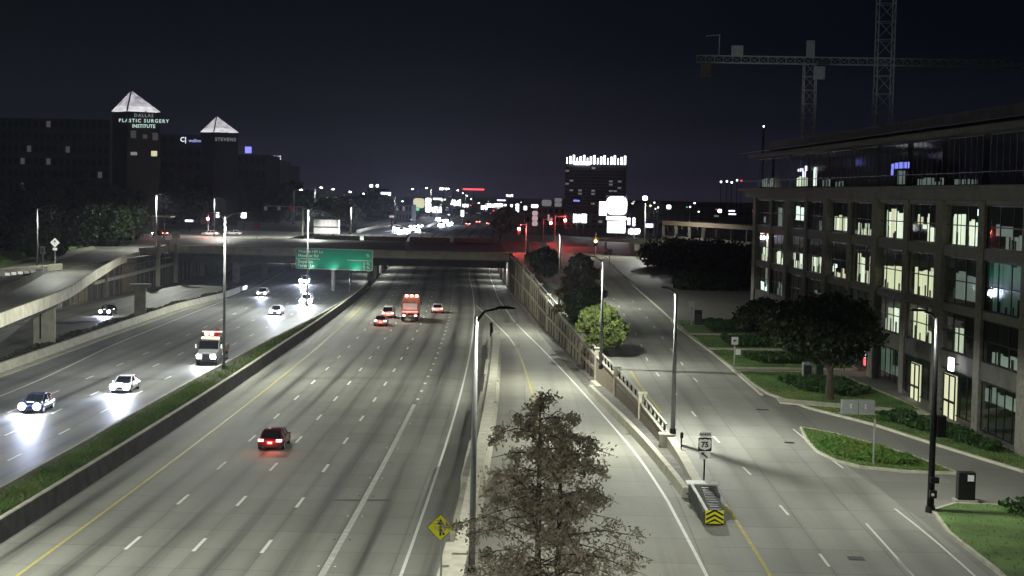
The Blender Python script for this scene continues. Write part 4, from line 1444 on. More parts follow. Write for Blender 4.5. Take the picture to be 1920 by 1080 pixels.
# yellow merge sign by the freeway shoulder
mp = at_y(826, 989, 68.5)
ms = empty('merge_sign', (mp.x, 68.5, 0), 'yellow diamond merge sign with black symbol beside freeway shoulder', 'road sign')
MB().tube([(mp.x + 0.05, 68.56, 0), (mp.x + 0.05, 68.56, mp.z + 0.3)], [0.045, 0.045], 8).build('post', M['galv'], ms)
D_ = 0.60
for nm, d, yy, m_ in (('border', D_, 0, 'sign_black'), ('panel', D_ - 0.03, -0.016, 'sign_yellow')):
    MB().loft([[(mp.x + a * d, 68.5 + yy - t, mp.z + b * d) for a, b in ((1, 0), (0, 1), (-1, 0), (0, -1))] for t in (0, 0.014)]).build(nm, M[m_], ms)
sy = MB()
yy = 68.465
sy.quad((mp.x - 0.04, yy, mp.z - 0.36), (mp.x + 0.04, yy, mp.z - 0.36), (mp.x + 0.04, yy, mp.z + 0.16), (mp.x - 0.04, yy, mp.z + 0.16))
sy.quad((mp.x - 0.15, yy, mp.z + 0.14), (mp.x + 0.15, yy, mp.z + 0.14), (mp.x, yy, mp.z + 0.40))
sy.quad((mp.x + 0.03, yy - .002, mp.z - 0.02), (mp.x + 0.2, yy - .002, mp.z - 0.30), (mp.x + 0.12, yy - .002, mp.z - 0.34), (mp.x + 0.03, yy - .002, mp.z - 0.16))
sy.build('symbol', M['sign_black'], ms)


def small_sign(px, py, d, w, h, zb, label, m='sign_white', body=None, diamond=False, post='galv', extra=None):
    p = at_y(px, py, d)
    t = empty('road_sign', (p.x, d, zb), label, 'road sign')
    MB().tube([(p.x, d + 0.05, zb), (p.x, d + 0.05, p.z + h * 0.3)], [0.06, 0.06], 6).build('post', M[post], t)
    if diamond:
        MB().loft([[(p.x + a * w, d - tt, p.z + b * w) for a, b in ((1, 0), (0, 1), (-1, 0), (0, -1))] for tt in (0, 0.03)]).build('plate', M[m], t)
    else:
        rrect(p.x, d, p.z, w, h, 0.05).build('plate', M[m], t)
    if body:
        text(body, h * 0.45 if not diamond else w * 0.6, (p.x, d - 0.04, p.z), (math.radians(90), 0, 0), M['sign_black'], t, 0.004, 'CENTER', 0.01)
    return t


mat('lit_white', (0.85, 0.85, 0.84), 0.4, var=0.03)
small_sign(330, 440, 318, 1.5, 1.4, 6.3, 'square white regulatory sign on the left bridge corner', 'lit_white', '\u2293')
small_sign(80, 469, 228, 0.7, 1.15, 6.5, 'narrow white vertical sign on the grass bank', 'lit_white', '\u2195')
sd = small_sign(103, 455, 246, 0.75, 0.75, 6.3, 'white diamond sign beside the grass bank', 'lit_white', None, True)
p = at_y(103, 455, 246)
ar = MB()
ar.beam((p.x, 245.94, p.z - 0.35), (p.x, 245.94, p.z + 0.2), 0.01, 0.1)
ar.quad((p.x - 0.2, 245.93, p.z + 0.12), (p.x + 0.2, 245.93, p.z + 0.12), (p.x, 245.93, p.z + 0.42))
ar.build('arrow', M['sign_black'], sd)
rrect(p.x, 246, p.z - 1.0, 0.7, 0.4, 0.04).build('lower_plate', M['lit_white'], sd)
small_sign(1297, 570, 192, 0.75, 0.75, zf(192), 'square white sign beside the far lawn utility box', 'lit_white')
s1 = small_sign(1378, 639, 154.5, 0.66, 0.75, zf(154), 'white sign with a smaller plate below, on the lawn path', 'lit_white', '\u21b1')
p = at_y(1384, 660, 154.5)
rrect(p.x, 154.5, p.z, 0.5, 0.55, 0.04).build('lower_plate', M['lit_white'], s1)
small_sign(1018, 459, 300, 1.1, 1.2, 6.2, 'white square sign beyond the right bridge end', 'lit_white')
small_sign(1143, 472, 290, 1.0, 0.9, 6.1, 'small white sign above the far frontage road', 'lit_white')
small_sign(1195, 464, 330, 1.2, 1.3, 6.3, 'white pinkish sign in front of the dark canopy', 'lit_white')
small_sign(1640, 800, 105, 0.12, 1.0, zf(105), 'thin grey sign post seen edge on, on the grass island', 'galv')
small_sign(482, 424, 400, 1.5, 1.5, 6.2, 'red wrong way sign beyond the bridge', 'sign_red', None, False)

# ------------------------------------------------------------------ traffic signals
def signal_head(px, py, d, label, m='signal_red', col=(1, 0.1, 0.08), zb=6.3, power=120, post=True, n=3, post_dx=0.0):
    p = at_y(px, py, d)
    t = empty('traffic_signal', (p.x + post_dx, d, zb), label, 'traffic signal')
    if post:
        MB().tube([(p.x + post_dx, d + 0.3, zb), (p.x + post_dx, d + 0.3, p.z + 1.2)], [0.13, 0.09], 8).build('pole', M['galv'], t)
        if abs(post_dx) > 0.5:
            MB().tube([(p.x + post_dx, d + 0.3, p.z + 0.9), (p.x - 0.3 * np.sign(post_dx), d + 0.3, p.z + 0.9)], [0.09, 0.06], 6).build('mast_arm', M['galv'], t)
    hd = MB().box((p.x, d, p.z - 0.6), (0.7, 0.3, 1.9)).build('signal_head', M['black_metal'], t)
    lit = 0 if m == 'signal_red' else 1
    for k in range(3):
        zz = p.z - 0.6 * k
        MB().tube([(p.x, d - 0.155, zz), (p.x, d - 0.2, zz)], [0.27, 0.27], 12).build('lens', M[m] if k == lit else M['sign_black'], hd)
    light('signal_light', 'POINT', t, (p.x - t.location.x, -0.6, p.z - zb), power, col, 0.03)
    return t


signal_head(973, 429, 345, 'red traffic signal, leftmost of the glowing three over the crossing', power=1500, post_dx=1.6)
signal_head(1033, 418, 425, 'smaller red traffic signal between the two bright ones', power=500, post_dx=-2.0)
signal_head(1060, 413, 390, 'red traffic signal, rightmost of the glowing three', power=1500, post_dx=-2.5)
signal_head(1117, 447, 330, 'amber traffic signal over the far frontage road', 'signal_amber', (1, 0.6, 0.1), power=60)
signal_head(390, 410, 430, 'red signal far left beside the canopy', power=300)
# pale thick pole beside the bridge end
p = at_y(990, 455, 308)
t = empty('signal_pole', (p.x, 308, 6.1), 'thick pale pole at the right bridge end', 'pole')
MB().tube([(p.x, 308, 5.9), (p.x, 308, p.z + 0.6)], [0.34, 0.3], 10).build('pole_shaft', M['concrete'], t)
MB().box((p.x, 308, 6.5), (1.3, 1.3, 1.4)).build('pedestal', M['pale_concrete'], t)
# mast arm with signs, far left of centre
A1, A2_ = at_y(500, 386, 452), at_y(568, 388, 452)
t = empty('mast_arm_signal', (A2_.x, 452, 6.1), 'pale signal mast arm with hanging signs beyond the bridge', 'traffic signal')
MB().tube([(A2_.x, 452, 6.1), (A2_.x, 452, A2_.z)], [0.28, 0.22], 8).build('pole', M['concrete'], t)
MB().tube([(A2_.x, 452, A2_.z), (A1.x, 452, A1.z)], [0.2, 0.12], 8).build('mast_arm', M['concrete'], t)
for px, m_ in ((498, 'lit_white'), (523, 'lit_white'), (547, 'sign_red')):
    q = at_y(px, 390, 451.6)
    MB().box((q.x, 451.6, q.z - 0.1), (0.9, 0.1, 1.1)).build('hanging_sign', M[m_], t)


# ------------------------------------------------------------------ vehicles
def ring(y, hw, z0, z1, rake=0.0, top=0.86):
    return [(-hw * 0.9, y, z0), (-hw, y, z0 + (z1 - z0) * 0.25), (-hw * 0.99, y, z0 + (z1 - z0) * 0.7), (-hw * top, y, z1), (hw * top, y, z1), (hw * 0.99, y, z0 + (z1 - z0) * 0.7), (hw, y, z0 + (z1 - z0) * 0.25), (hw * 0.9, y, z0)]


def wheel(t, x, y, r=0.33, w=0.23):
    tyre = MB().tube([(x - w / 2, y, r), (x + w / 2, y, r)], [r, r], 18).build('wheel', M['rubber'], t, world=False)
    sgn = 1 if x > 0 else -1
    MB().tube([(x + sgn * w * 0.52, y, r), (x + sgn * w * 0.55, y, r)], [r * 0.62, r * 0.58], 14).build('rim', M['galv'], tyre, world=False)


def car(name, label, s, o, heading, paint, front=None, rear=None, kind='sedan', z=0.0, beam=0.0, group=None, cat='car', scale=1.0, side=0, xy=None, hr=0.13):
    """heading: 0 = away from the camera (northbound), pi = towards it"""
    if xy is None:
        loc = Vector((cx(s) + o, s, z))
        rz = heading + math.atan(-(cx(s + 1) - cx(s)))
    else:
        loc = Vector((xy[0], xy[1], z))
        rz = heading
    t = empty(name, loc, label, cat, group, rz)
    m = M[paint]
    suv = kind != 'sedan'
    belt = 0.98 if suv else 0.86
    roof = 1.72 if suv else 1.44
    body = MB()
    secs = [ring(-2.32, 0.78, 0.34, belt - 0.12), ring(-2.22, 0.88, 0.24, belt + 0.02), ring(-1.5, 0.92, 0.2, belt + 0.04), ring(-0.2, 0.93, 0.18, belt + 0.01), ring(0.9, 0.93, 0.18, belt - 0.01), ring(1.55, 0.91, 0.2, belt - 0.09), ring(2.15, 0.86, 0.24, belt - 0.2), ring(2.33, 0.74, 0.32, belt - 0.33)]
    body.loft(secs).build('body', m, t, smooth=True, world=False)
    if suv:
        gh_ = [(-2.12, 0.80, 0.70, belt, belt + 0.05), (-1.95, 0.82, 0.68, belt, roof - 0.05), (-0.2, 0.84, 0.70, belt, roof), (0.55, 0.84, 0.68, belt, roof - 0.07), (1.22, 0.80, 0.76, belt - 0.02, belt + 0.02)]
    else:
        gh_ = [(-1.78, 0.78, 0.70, belt, belt + 0.03), (-1.15, 0.82, 0.62, belt, roof - 0.06), (-0.45, 0.84, 0.63, belt, roof), (0.25, 0.84, 0.62, belt, roof - 0.05), (1.12, 0.80, 0.74, belt - 0.02, belt + 0.01)]
    g = MB()
    g.loft([[(-a, y, z0), (-b, y, z1), (b, y, z1), (a, y, z0)] for y, a, b, z0, z1 in gh_])
    g.build('windows', M['car_glass'], t, world=False)
    rf = MB()
    rf.loft([[(-b - 0.025, y, z1 - 0.02), (-b + 0.05, y, z1 + 0.035), (b - 0.05, y, z1 + 0.035), (b + 0.025, y, z1 - 0.02)] for y, a, b, z0, z1 in gh_[1:4]])
    rf.build('roof', m, t, smooth=True, world=False)
    for i0, i1 in ((0, 1), (4, 3)):
        for sg in (-1, 1):
            y0, a0, _, z0, _ = gh_[i0]
            y1, _, b1, _, z1 = gh_[i1]
            MB().beam((sg * (a0 - 0.01), y0, z0 + 0.02), (sg * (b1 + 0.01), y1, z1), 0.09, 0.05).build('pillar', m, t, world=False)
    for sg in (-1, 1):
        MB().beam((sg * 0.845, -0.35, belt), (sg * 0.655, -0.35, roof - 0.03), 0.09, 0.05).build('pillar', m, t, world=False)
        MB().box((sg * 1.0, 0.72, belt + 0.06), (0.18, 0.1, 0.13)).build('mirror', m, t, world=False)
    for x in (-0.83, 0.83):
        for y in (-1.42, 1.42):
            wheel(t, x, y)
    MB().box((0, 2.32, 0.5), (0.85, 0.06, 0.18)).build('grille', M['sign_black'], t, world=False)
    MB().box((0, -2.33, 0.62), (0.34, 0.03, 0.16)).build('number_plate', M['sign_white'], t, world=False)
    MB().box((0, -2.3, 0.36), (1.5, 0.1, 0.14)).build('bumper', M['rubber'], t, world=False)
    for sg in (-1, 1):
        fm = M[front] if front else M['galv']
        MB().tube([(sg * 0.62, 2.22, 0.62), (sg * 0.62, 2.37, 0.61)], [hr, hr], 12).build('headlight', fm, t, world=False)
        MB().box((sg * 0.66, -2.27, 0.78), (0.36, 0.12, 0.15)).build('taillight', M[rear] if rear else M['sign_red'], t, world=False)
    if beam > 0:
        light('headlight_beam', 'SPOT', t, (0, 2.5, 0.64), beam * 1.0, (0.62, 0.70, 1.0), 0.35, rot=(math.radians(81), 0, 0), spot=math.radians(75), blend=0.8)
    if rear in ('brake_lens', 'tail_lens') and heading == 0:
        light('taillight_glow', 'POINT', t, (0, -2.75, 0.75), 55 if rear == 'brake_lens' else 14, (1, 0.15, 0.1), 0.03)
        light('headlight_beam', 'SPOT', t, (0, 2.5, 0.64), 500, (1.0, 0.92, 0.85), 0.35, rot=(math.radians(78), 0, 0), spot=math.radians(70), blend=0.8)
    return t


mat('car_glass', (0.01, 0.012, 0.015), 0.08, var=0, spec=0.8)
for nm, c in (('paint_white', (0.72, 0.73, 0.75)), ('paint_silver', (0.42, 0.43, 0.45)), ('paint_dark_red', (0.10, 0.008, 0.014)), ('paint_navy', (0.015, 0.02, 0.06)), ('paint_black', (0.012, 0.012, 0.014)), ('paint_orange', (0.42, 0.21, 0.14)), ('paint_red', (0.38, 0.02, 0.02))):
    mat(nm, c, 0.3, var=0.05, scale=3, coat=0.7, metal=0.2 if 'silver' in nm else 0.0)


def so_px(px, py):
    q = at_z(px, py, 0)
    return q.y, q.x - cx(q.y)


# northbound traffic
s, o = so_px(503, 846)
car('sedan', 'dark red sedan braking alone in the left near lanes', s + 2.3, o + 0.1, 0, 'paint_dark_red', rear='brake_lens')
s, o = so_px(713, 612)
car('sedan', 'silver sedan with red tail lights, left of the dump truck', s + 2.3, o, 0, 'paint_silver', rear='brake_lens')
s, o = so_px(727, 597)
car('suv', 'white sport utility car just ahead of the silver sedan', s + 2.3, o, 0, 'paint_white', rear='brake_lens', kind='suv')
s, o = so_px(820, 588)
car('sedan', 'white sedan with tail lights on, right of the dump truck', s + 2.3, o, 0, 'paint_white', rear='tail_lens')
# southbound traffic
s, o = so_px(222, 738)
car('sedan', 'white sedan with blazing headlights on the southbound lanes', s + 2.3, o + 0.1, math.pi, 'paint_white', front='head_lens', beam=6500, hr=0.28)
s, o = so_px(48, 776)
car('sedan', 'dark navy sedan with headlights at the left frame edge', s + 2.3, o + 0.3, math.pi, 'paint_navy', front='head_lens', beam=7500, hr=0.28)
s, o = so_px(490, 556)
car('sedan', 'white sedan with headlights on the far southbound outer lane', s + 2.3, o, math.pi, 'paint_white', front='head_lens', beam=3500)
s, o = so_px(515, 592)
car('sedan', 'pale sedan with headlights just behind the glare by the median', s + 2.3, o, math.pi, 'paint_silver', front='head_lens', beam=4500, hr=0.2)
s, o = so_px(573, 572)
car('suv', 'car with dazzling headlights directly under the guide sign', s + 2.3, o, math.pi, 'paint_white', front='head_lens', beam=16000, kind='suv', hr=0.4)
s, o = so_px(570, 533)
car('suv', 'second dazzling car farther back under the guide sign', s + 2.3, o, math.pi, 'paint_silver', front='head_lens', beam=14000, kind='suv', hr=0.36)
s, o = so_px(470, 566)
s, o = so_px(196, 592)
car('sedan', 'dark car with headlights on the low road behind the flyover piers', s + 2.3, o, math.pi, 'paint_black', front='head_lens', beam=1500, hr=0.2)


def truck_dump(label, s, o):
    t = empty('dump_truck', P(s, o, 0), label, 'truck', rz=math.atan(-(cx(s + 1) - cx(s))))
    MB().box((0, 0, 0.85), (0.9, 8.2, 0.3)).build('chassis', M['dark_metal'], t, world=False)
    bed = MB()
    for a in ((-1.22, -1.0, 2.15, 0.1, 5.0, 1.6), (1.22, -1.0, 2.15, 0.1, 5.0, 1.6), (0, -3.45, 2.05, 2.44, 0.1, 1.4), (0, 1.45, 2.4, 2.44, 0.1, 2.1), (0, -1.0, 1.3, 2.4, 4.9, 0.1)):
        bed.box(a[:3], a[3:])
    b_ = bed.build('bed', M['paint_orange'], t, world=False)
    MB().box((0, -3.53, 2.25), (2.1, 0.05, 0.9)).build('tailgate_panel', M['paint_white'], b_, world=False)
    for k in range(5):
        for sg in (-1, 1):
            MB().box((sg * 1.3, -3.1 + k * 1.05, 2.15), (0.06, 0.12, 1.5)).build('side_rib', M['paint_orange'], b_, world=False)
    MB().box((0, -1.0, 2.35), (2.25, 4.7, 0.7), taper=0.5).build('load', M['earth'], t, world=False)
    cabn = MB()
    cabn.loft([[(-1.15, y, 0.9), (-1.15, y, z1), (1.15, y, z1), (1.15, y, 0.9)] for y, z1 in ((1.65, 2.95), (2.9, 3.0), (3.3, 2.0), (4.5, 1.85))])
    cb_ = cabn.build('cab', M['paint_white'], t, world=False, bevel=0.06)
    MB().box((0, 1.64, 2.6), (1.6, 0.03, 0.5)).build('rear_window', M['car_glass'], cb_, world=False)
    for k in range(3):
        MB().box((-0.75 + 0.75 * k, 1.38, 3.5), (0.42, 0.12, 0.3)).build('warning_lamp', M['brake_lens'], t, world=False)
    MB().box((0, 1.45, 3.5), (2.3, 0.1, 0.12)).build('lamp_bar', M['dark_metal'], t, world=False)
    MB().box((0, -3.56, 1.5), (2.4, 0.06, 0.22)).build('reflective_strip', M['lit_white'], t, world=False)
    for sg in (-1, 1):
        MB().box((sg * 0.85, -4.05, 0.95), (0.35, 0.1, 0.18)).build('taillight', M['brake_lens'], t, world=False)
        for y in (-2.9, -1.7, 3.6):
            wheel(t, sg * 1.02, y, 0.5, 0.4 if y < 3 else 0.28)
        MB().box((sg * 1.38, 3.3, 2.3), (0.14, 0.2, 0.5)).build('mirror', M['sign_black'], t, world=False)
        MB().box((sg * 1.0, -3.95, 0.55), (0.55, 0.04, 0.5)).build('mud_flap', M['rubber'], t, world=False)
    MB().box((0, -4.05, 0.75), (2.3, 0.12, 0.14)).build('bumper', M['dark_metal'], t, world=False)
    light('taillight_glow', 'POINT', t, (0, -4.6, 1.1), 60, (1, 0.4, 0.32), 0.03)
    light('warning_glow', 'POINT', t, (0, 0.2, 4.0), 70, (1, 0.5, 0.4), 0.03)
    light('headlight_beam', 'SPOT', t, (0, 4.7, 1.0), 900, (1, 0.95, 0.9), 0.35, rot=(math.radians(78), 0, 0), spot=math.radians(70), blend=0.8)
    return t


s, o = so_px(768, 604)
truck_dump('orange dump truck with red warning lamps in the middle northbound lane', s + 4.2, o)


def tow_truck(label, s, o):
    t = empty('tow_truck', P(s, o, 0), label, 'truck', rz=math.pi + math.atan(-(cx(s + 1) - cx(s))))
    MB().box((0, -0.6, 0.8), (0.9, 7.6, 0.28)).build('chassis', M['dark_metal'], t, world=False)
    cabn = MB()
    cabn.loft([[(-w, y, 0.65), (-w, y, zb), (-w * 0.88, y, z1), (w * 0.88, y, z1), (w, y, zb), (w, y, 0.65)] for y, w, zb, z1 in ((0.2, 1.15, 1.6, 2.6), (1.5, 1.15, 1.6, 2.62), (2.15, 1.12, 1.45, 1.62), (3.3, 1.0, 1.2, 1.4), (3.5, 0.9, 1.0, 1.2))])
    cb_ = cabn.build('cab', M['paint_silver'], t, world=False, bevel=0.04)
    MB().quad((-0.98, 1.56, 2.52), (0.98, 1.56, 2.52), (1.06, 2.17, 1.70), (-1.06, 2.17, 1.70))
    wsd = MB()
    wsd.loft([[(-1.0, 1.60, 2.55), (1.0, 1.60, 2.55), (1.0, 1.56, 2.50), (-1.0, 1.56, 2.50)], [(-1.06, 2.2, 1.70), (1.06, 2.2, 1.70), (1.06, 2.14, 1.66), (-1.06, 2.14, 1.66)]])
    wsd.build('windscreen', M['car_glass'], cb_, world=False)
    for sg in (-1, 1):
        MB().box((sg * 1.145, 0.95, 2.05), (0.03, 0.9, 0.6)).build('side_window', M['car_glass'], cb_, world=False)
        MB().box((sg * 1.38, 1.95, 1.95), (0.16, 0.14, 0.45)).build('mirror', M['lit_white'], t, world=False)
        MB().box((sg * 0.78, 3.5, 0.98), (0.42, 0.1, 0.34)).build('headlight', M['head_lens'], t, world=False)
        for y in (-3.2, -2.1, 2.6):
            wheel(t, sg * 1.0, y, 0.46, 0.36 if y < 2 else 0.26)
    MB().box((0, 3.52, 1.0), (0.8, 0.06, 0.55)).build('grille', M['dark_metal'], t, world=False)
    MB().box((0, 3.6, 0.58), (2.1, 0.18, 0.26)).build('bumper', M['sign_black'], t, world=False)
    MB().box((0, 0.9, 2.75), (1.9, 0.3, 0.17)).build('light_bar', M['amber_lens'], t, world=False)
    MB().box((0, -0.15, 1.75), (2.2, 0.7, 1.9)).build('winch_housing', M['sign_black'], t, world=False)
    MB().box((0, 0.9, 2.64), (2.0, 1.3, 0.06)).build('roof_panel', M['sign_black'], t, world=False)
    deck_ = MB()
    deck_.box((0, -2.1, 1.15), (2.4, 4.2, 0.25))
    deck_.box((-1.1, -2.0, 1.5), (0.25, 4.0, 0.5))
    deck_.box((1.1, -2.0, 1.5), (0.25, 4.0, 0.5))
    deck_.build('tow_deck', M['paint_orange'], t, world=False)
    MB().beam((-0.2, -0.5, 1.4), (0.0, -3.6, 3.2), 0.4, 0.4).build('boom', M['paint_red'], t, world=False)
    MB().beam((-1.15, -0.25, 3.35), (1.15, -0.25, 3.35), 0.14, 0.12).build('rack_bar', M['lit_white'], t, world=False)
    MB().beam((-1.1, -0.25, 1.3), (-1.1, -0.25, 3.3), 0.1, 0.1).build('rack_post', M['dark_metal'], t, world=False)
    MB().beam((1.1, -0.25, 1.3), (1.1, -0.25, 3.3), 0.1, 0.1).build('rack_post', M['dark_metal'], t, world=False)
    for k in (-0.05, -0.62):
        MB().box((-k * 1.0, -0.12, 3.1), (0.36, 0.12, 0.3)).build('work_lamp', M['brake_lens'], t, world=False)
    light('headlight_beam', 'SPOT', t, (0, 3.75, 0.95), 4000, (0.86, 0.9, 1.0), 0.35, rot=(math.radians(80), 0, 0), spot=math.radians(75), blend=0.8)
    light('work_glow', 'POINT', t, (0, 0.6, 3.3), 60, (1, 0.4, 0.25), 0.03)
    return t


s, o = so_px(385, 686)
tow_truck('pale tow truck with orange boom and amber light bar by the median', s + 3.8, o)

# far traffic beyond the bridge
fars = [(745, 431, 530, math.pi, 'farther headlight car at the left rim of the far dazzling cluster'), (774, 430, 560, math.pi, 'farther headlight car in the middle of the far dazzling cluster'), (789, 431, 575, math.pi, 'farther headlight car at the right rim of the far dazzling cluster'),
        (836, 420, 700, math.pi, 'farthest car of the second far headlight cluster'), (822, 419, 740, math.pi, 'small farthest headlight car left in the second far cluster'),
        (752, 434, 505, math.pi, 'white headlight car, leftmost of the far dazzling cluster'), (766, 436, 512, math.pi, 'middle car of the far dazzling cluster'), (782, 434, 520, math.pi, 'rightmost car of the far dazzling cluster'),
        (828, 426, 610, math.pi, 'left car of the second far headlight cluster'), (844, 424, 640, math.pi, 'right car of the second far headlight cluster'),
        (878, 425, 640, 0, 'far northbound car with red tail lights, left of three'), (897, 422, 690, 0, 'far northbound car with red tail lights, middle of three'), (916, 426, 660, 0, 'far northbound car with red tail lights, right of three')]
for px, py, d, hd, lab in fars:
    p = at_y(px, py, d)
    car('car', lab, d, 0, hd, 'paint_silver', front='head_lens' if hd else None, rear=None if hd else 'brake_lens', z=zw(d), beam=9000 if hd else 0, xy=(p.x, d), kind='suv', hr=0.5)
p = at_y(300, 418, 420)
car('sedan', 'parked car with red lights under the far left canopy', 0, 0, 0.9, 'paint_red', front='head_lens', rear='brake_lens', z=6.15, xy=(p.x, 420))
p = at_y(345, 416, 400)
car('sedan', 'dark parked car right of the far left canopy', 0, 0, 1.4, 'paint_white', z=6.15, xy=(p.x, 430))
p = at_y(375, 416, 400)
car('sedan', 'pale parked car near the far red signal', 0, 0, 1.5, 'paint_white', z=6.15, xy=(p.x, 440))

# white trailer beyond the bridge
p0, p1 = at_y(590, 412, 455), at_y(636, 412, 455)
tr_ = empty('box_trailer', ((p0.x + p1.x) / 2, 455, 6.1), 'white box trailer with a dark stripe parked beyond the bridge', 'trailer')
w = p1.x - p0.x
zc_ = tr_.location.x
MB().box((zc_, 455, 7.5), (w, 3, 1.7)).build('lower_body', M['lit_white'], tr_)
MB().box((zc_, 455, 8.55), (w * 1.0, 2.9, 0.4)).build('stripe', M['sign_black'], tr_)
MB().box((zc_, 455, 9.7), (w, 3, 1.9)).build('upper_body', M['lit_white'], tr_)
for k in range(6):
    MB().box((zc_ - w / 2 + w * (k + 0.5) / 6, 453.46, 9.7), (0.07, 0.06, 1.8)).build('side_rib', M['galv'], tr_)
for dx in (-2, 2):
    MB().tube([(zc_ + dx, 453.6, 6.6), (zc_ + dx, 454.0, 6.6)], [0.45, 0.45], 12).build('wheel', M['rubber'], tr_)
light('trailer_flood', 'SPOT', tr_, (0.5, -7, 4.5), 900, (1, 0.93, 0.93), 0.3, rot=(math.radians(80), 0, 0), spot=math.radians(60))

# canopy with red light, far left
c0, c1 = at_y(242, 405, 400), at_y(320, 405, 400)
cn = empty('shelter_canopy', ((c0.x + c1.x) / 2, 400, 6.1), 'flat pale edged canopy with posts on the far left', 'canopy')
MB().box(((c0.x + c1.x) / 2, 402, c0.z), (c1.x - c0.x, 5, 0.35)).build('roof', M['pale_concrete'], cn)
for k in range(4):
    MB().box((c0.x + (c1.x - c0.x) * (k + 0.3) / 4, 400.5, (6.1 + c0.z) / 2), (0.3, 0.3, c0.z - 6.1)).build('post', M['brown_panel'], cn)
light('canopy_lamp', 'POINT', cn, (0, 1, c0.z - 6.5), 260, (1.0, 0.35, 0.35), 0.03)


# ------------------------------------------------------------------ brick office building at right
FA = Vector((31.7, 110.4, 0))
FB = Vector((24.8, 210.0, 0))
ft = (FB - FA).normalized()
fn = Vector((-ft.y, ft.x, 0))       # towards the road
if fn.x > 0:
    fn = -fn
BW = 10.03
T0 = 99.9
bl = empty('office_building', (31.7, 110.4, zf(110)), 'long dark brick office building with rows of part lit windows', 'building')
frz = math.atan2(ft.y, ft.x)


def fp(t, d, z):          # t metres from FA along facade, d outward
    q = FA + ft * t + fn * d
    return (q.x, q.y, z)


def fbox(mb, t0, t1, d0, d1, z0, z1):
    c = FA + ft * ((t0 + t1) / 2) + fn * ((d0 + d1) / 2)
    mb.box((c.x, c.y, (z0 + z1) / 2), (t1 - t0, abs(d1 - d0), z1 - z0), rz=frz)
    return mb


# pillars k=0 far ... ; t = T0 - k*BW
NP = 15
for k in range(NP):
    t = T0 - k * BW
    wide = k % 2 == 0
    fbox(MB(), t - (0.95 if wide else 0.7), t + (0.95 if wide else 0.7), -0.4, 0.3 if wide else 0.18, -1, 19.2).build('pillar', M['brick_dark'], bl)
ROWS = [(15.7, 18.9), (11.1, 14.8), (7.3, 10.4)]
bands = [(18.9, 19.25), (14.8, 15.7), (10.4, 11.1), (5.9, 7.3)]
for k in range(NP - 1):
    t1, t0 = T0 - k * BW, T0 - (k + 1) * BW
    for z0, z1 in bands:
        fbox(MB(), t0 + 0.7, t1 - 0.7, -0.35, 0.1, z0 + 0.02, z1 - 0.02).build('spandrel', M['brick_dark'] if z0 != 5.9 else M['facade_dark'], bl)
fbox(MB(), T0 - 14 * BW, T0 + 1.0, -26, -7, -1, 19.0).build('core_wall', M['room_dark'], bl)
for z in (6.6, 10.75, 15.25, 19.1):
    fbox(MB(), T0 - 14 * BW, T0 + 0.6, -7.0, -0.42, z - 0.15, z + 0.15).build('floor_slab', M['facade_dark'], bl)
fbox(MB(), T0 + 0.3, T0 + 1.0, -7.1, -0.4, -1, 19.2).build('end_wall', M['brick_dark'], bl)
fbox(MB(), T0 - 14 * BW, T0 + 2.6, -26, 1.1, 19.25, 20.0).build('cornice', M['cornice'], bl)
fbox(MB(), T0 - 14 * BW, T0 + 3.6, -26, 2.0, 20.0, 20.35).build('terrace_slab', M['cornice'], bl)
fbox(MB(), T0 - 14 * BW, T0 + 0.5, -26, -6.5, 20.36, 24.2).build('core_wall', M['room_dark'], bl)
fbox(MB(), T0 - 14 * BW, T0 + 2.2, -26, 0.9, 24.3, 24.8).build('roof_slab', M['facade_dark'], bl)
fbox(MB(), T0 - 14 * BW, T0 - 2, -26, -1.0, 24.82, 26.3).build('parapet', M['facade_dark'], bl)
for z in (21.25, 24.95):
    fbox(MB(), T0 - 14 * BW, T0 + 3.2, 1.75, 1.82, z, z + 0.06).build('railing', M['dark_metal'], bl)

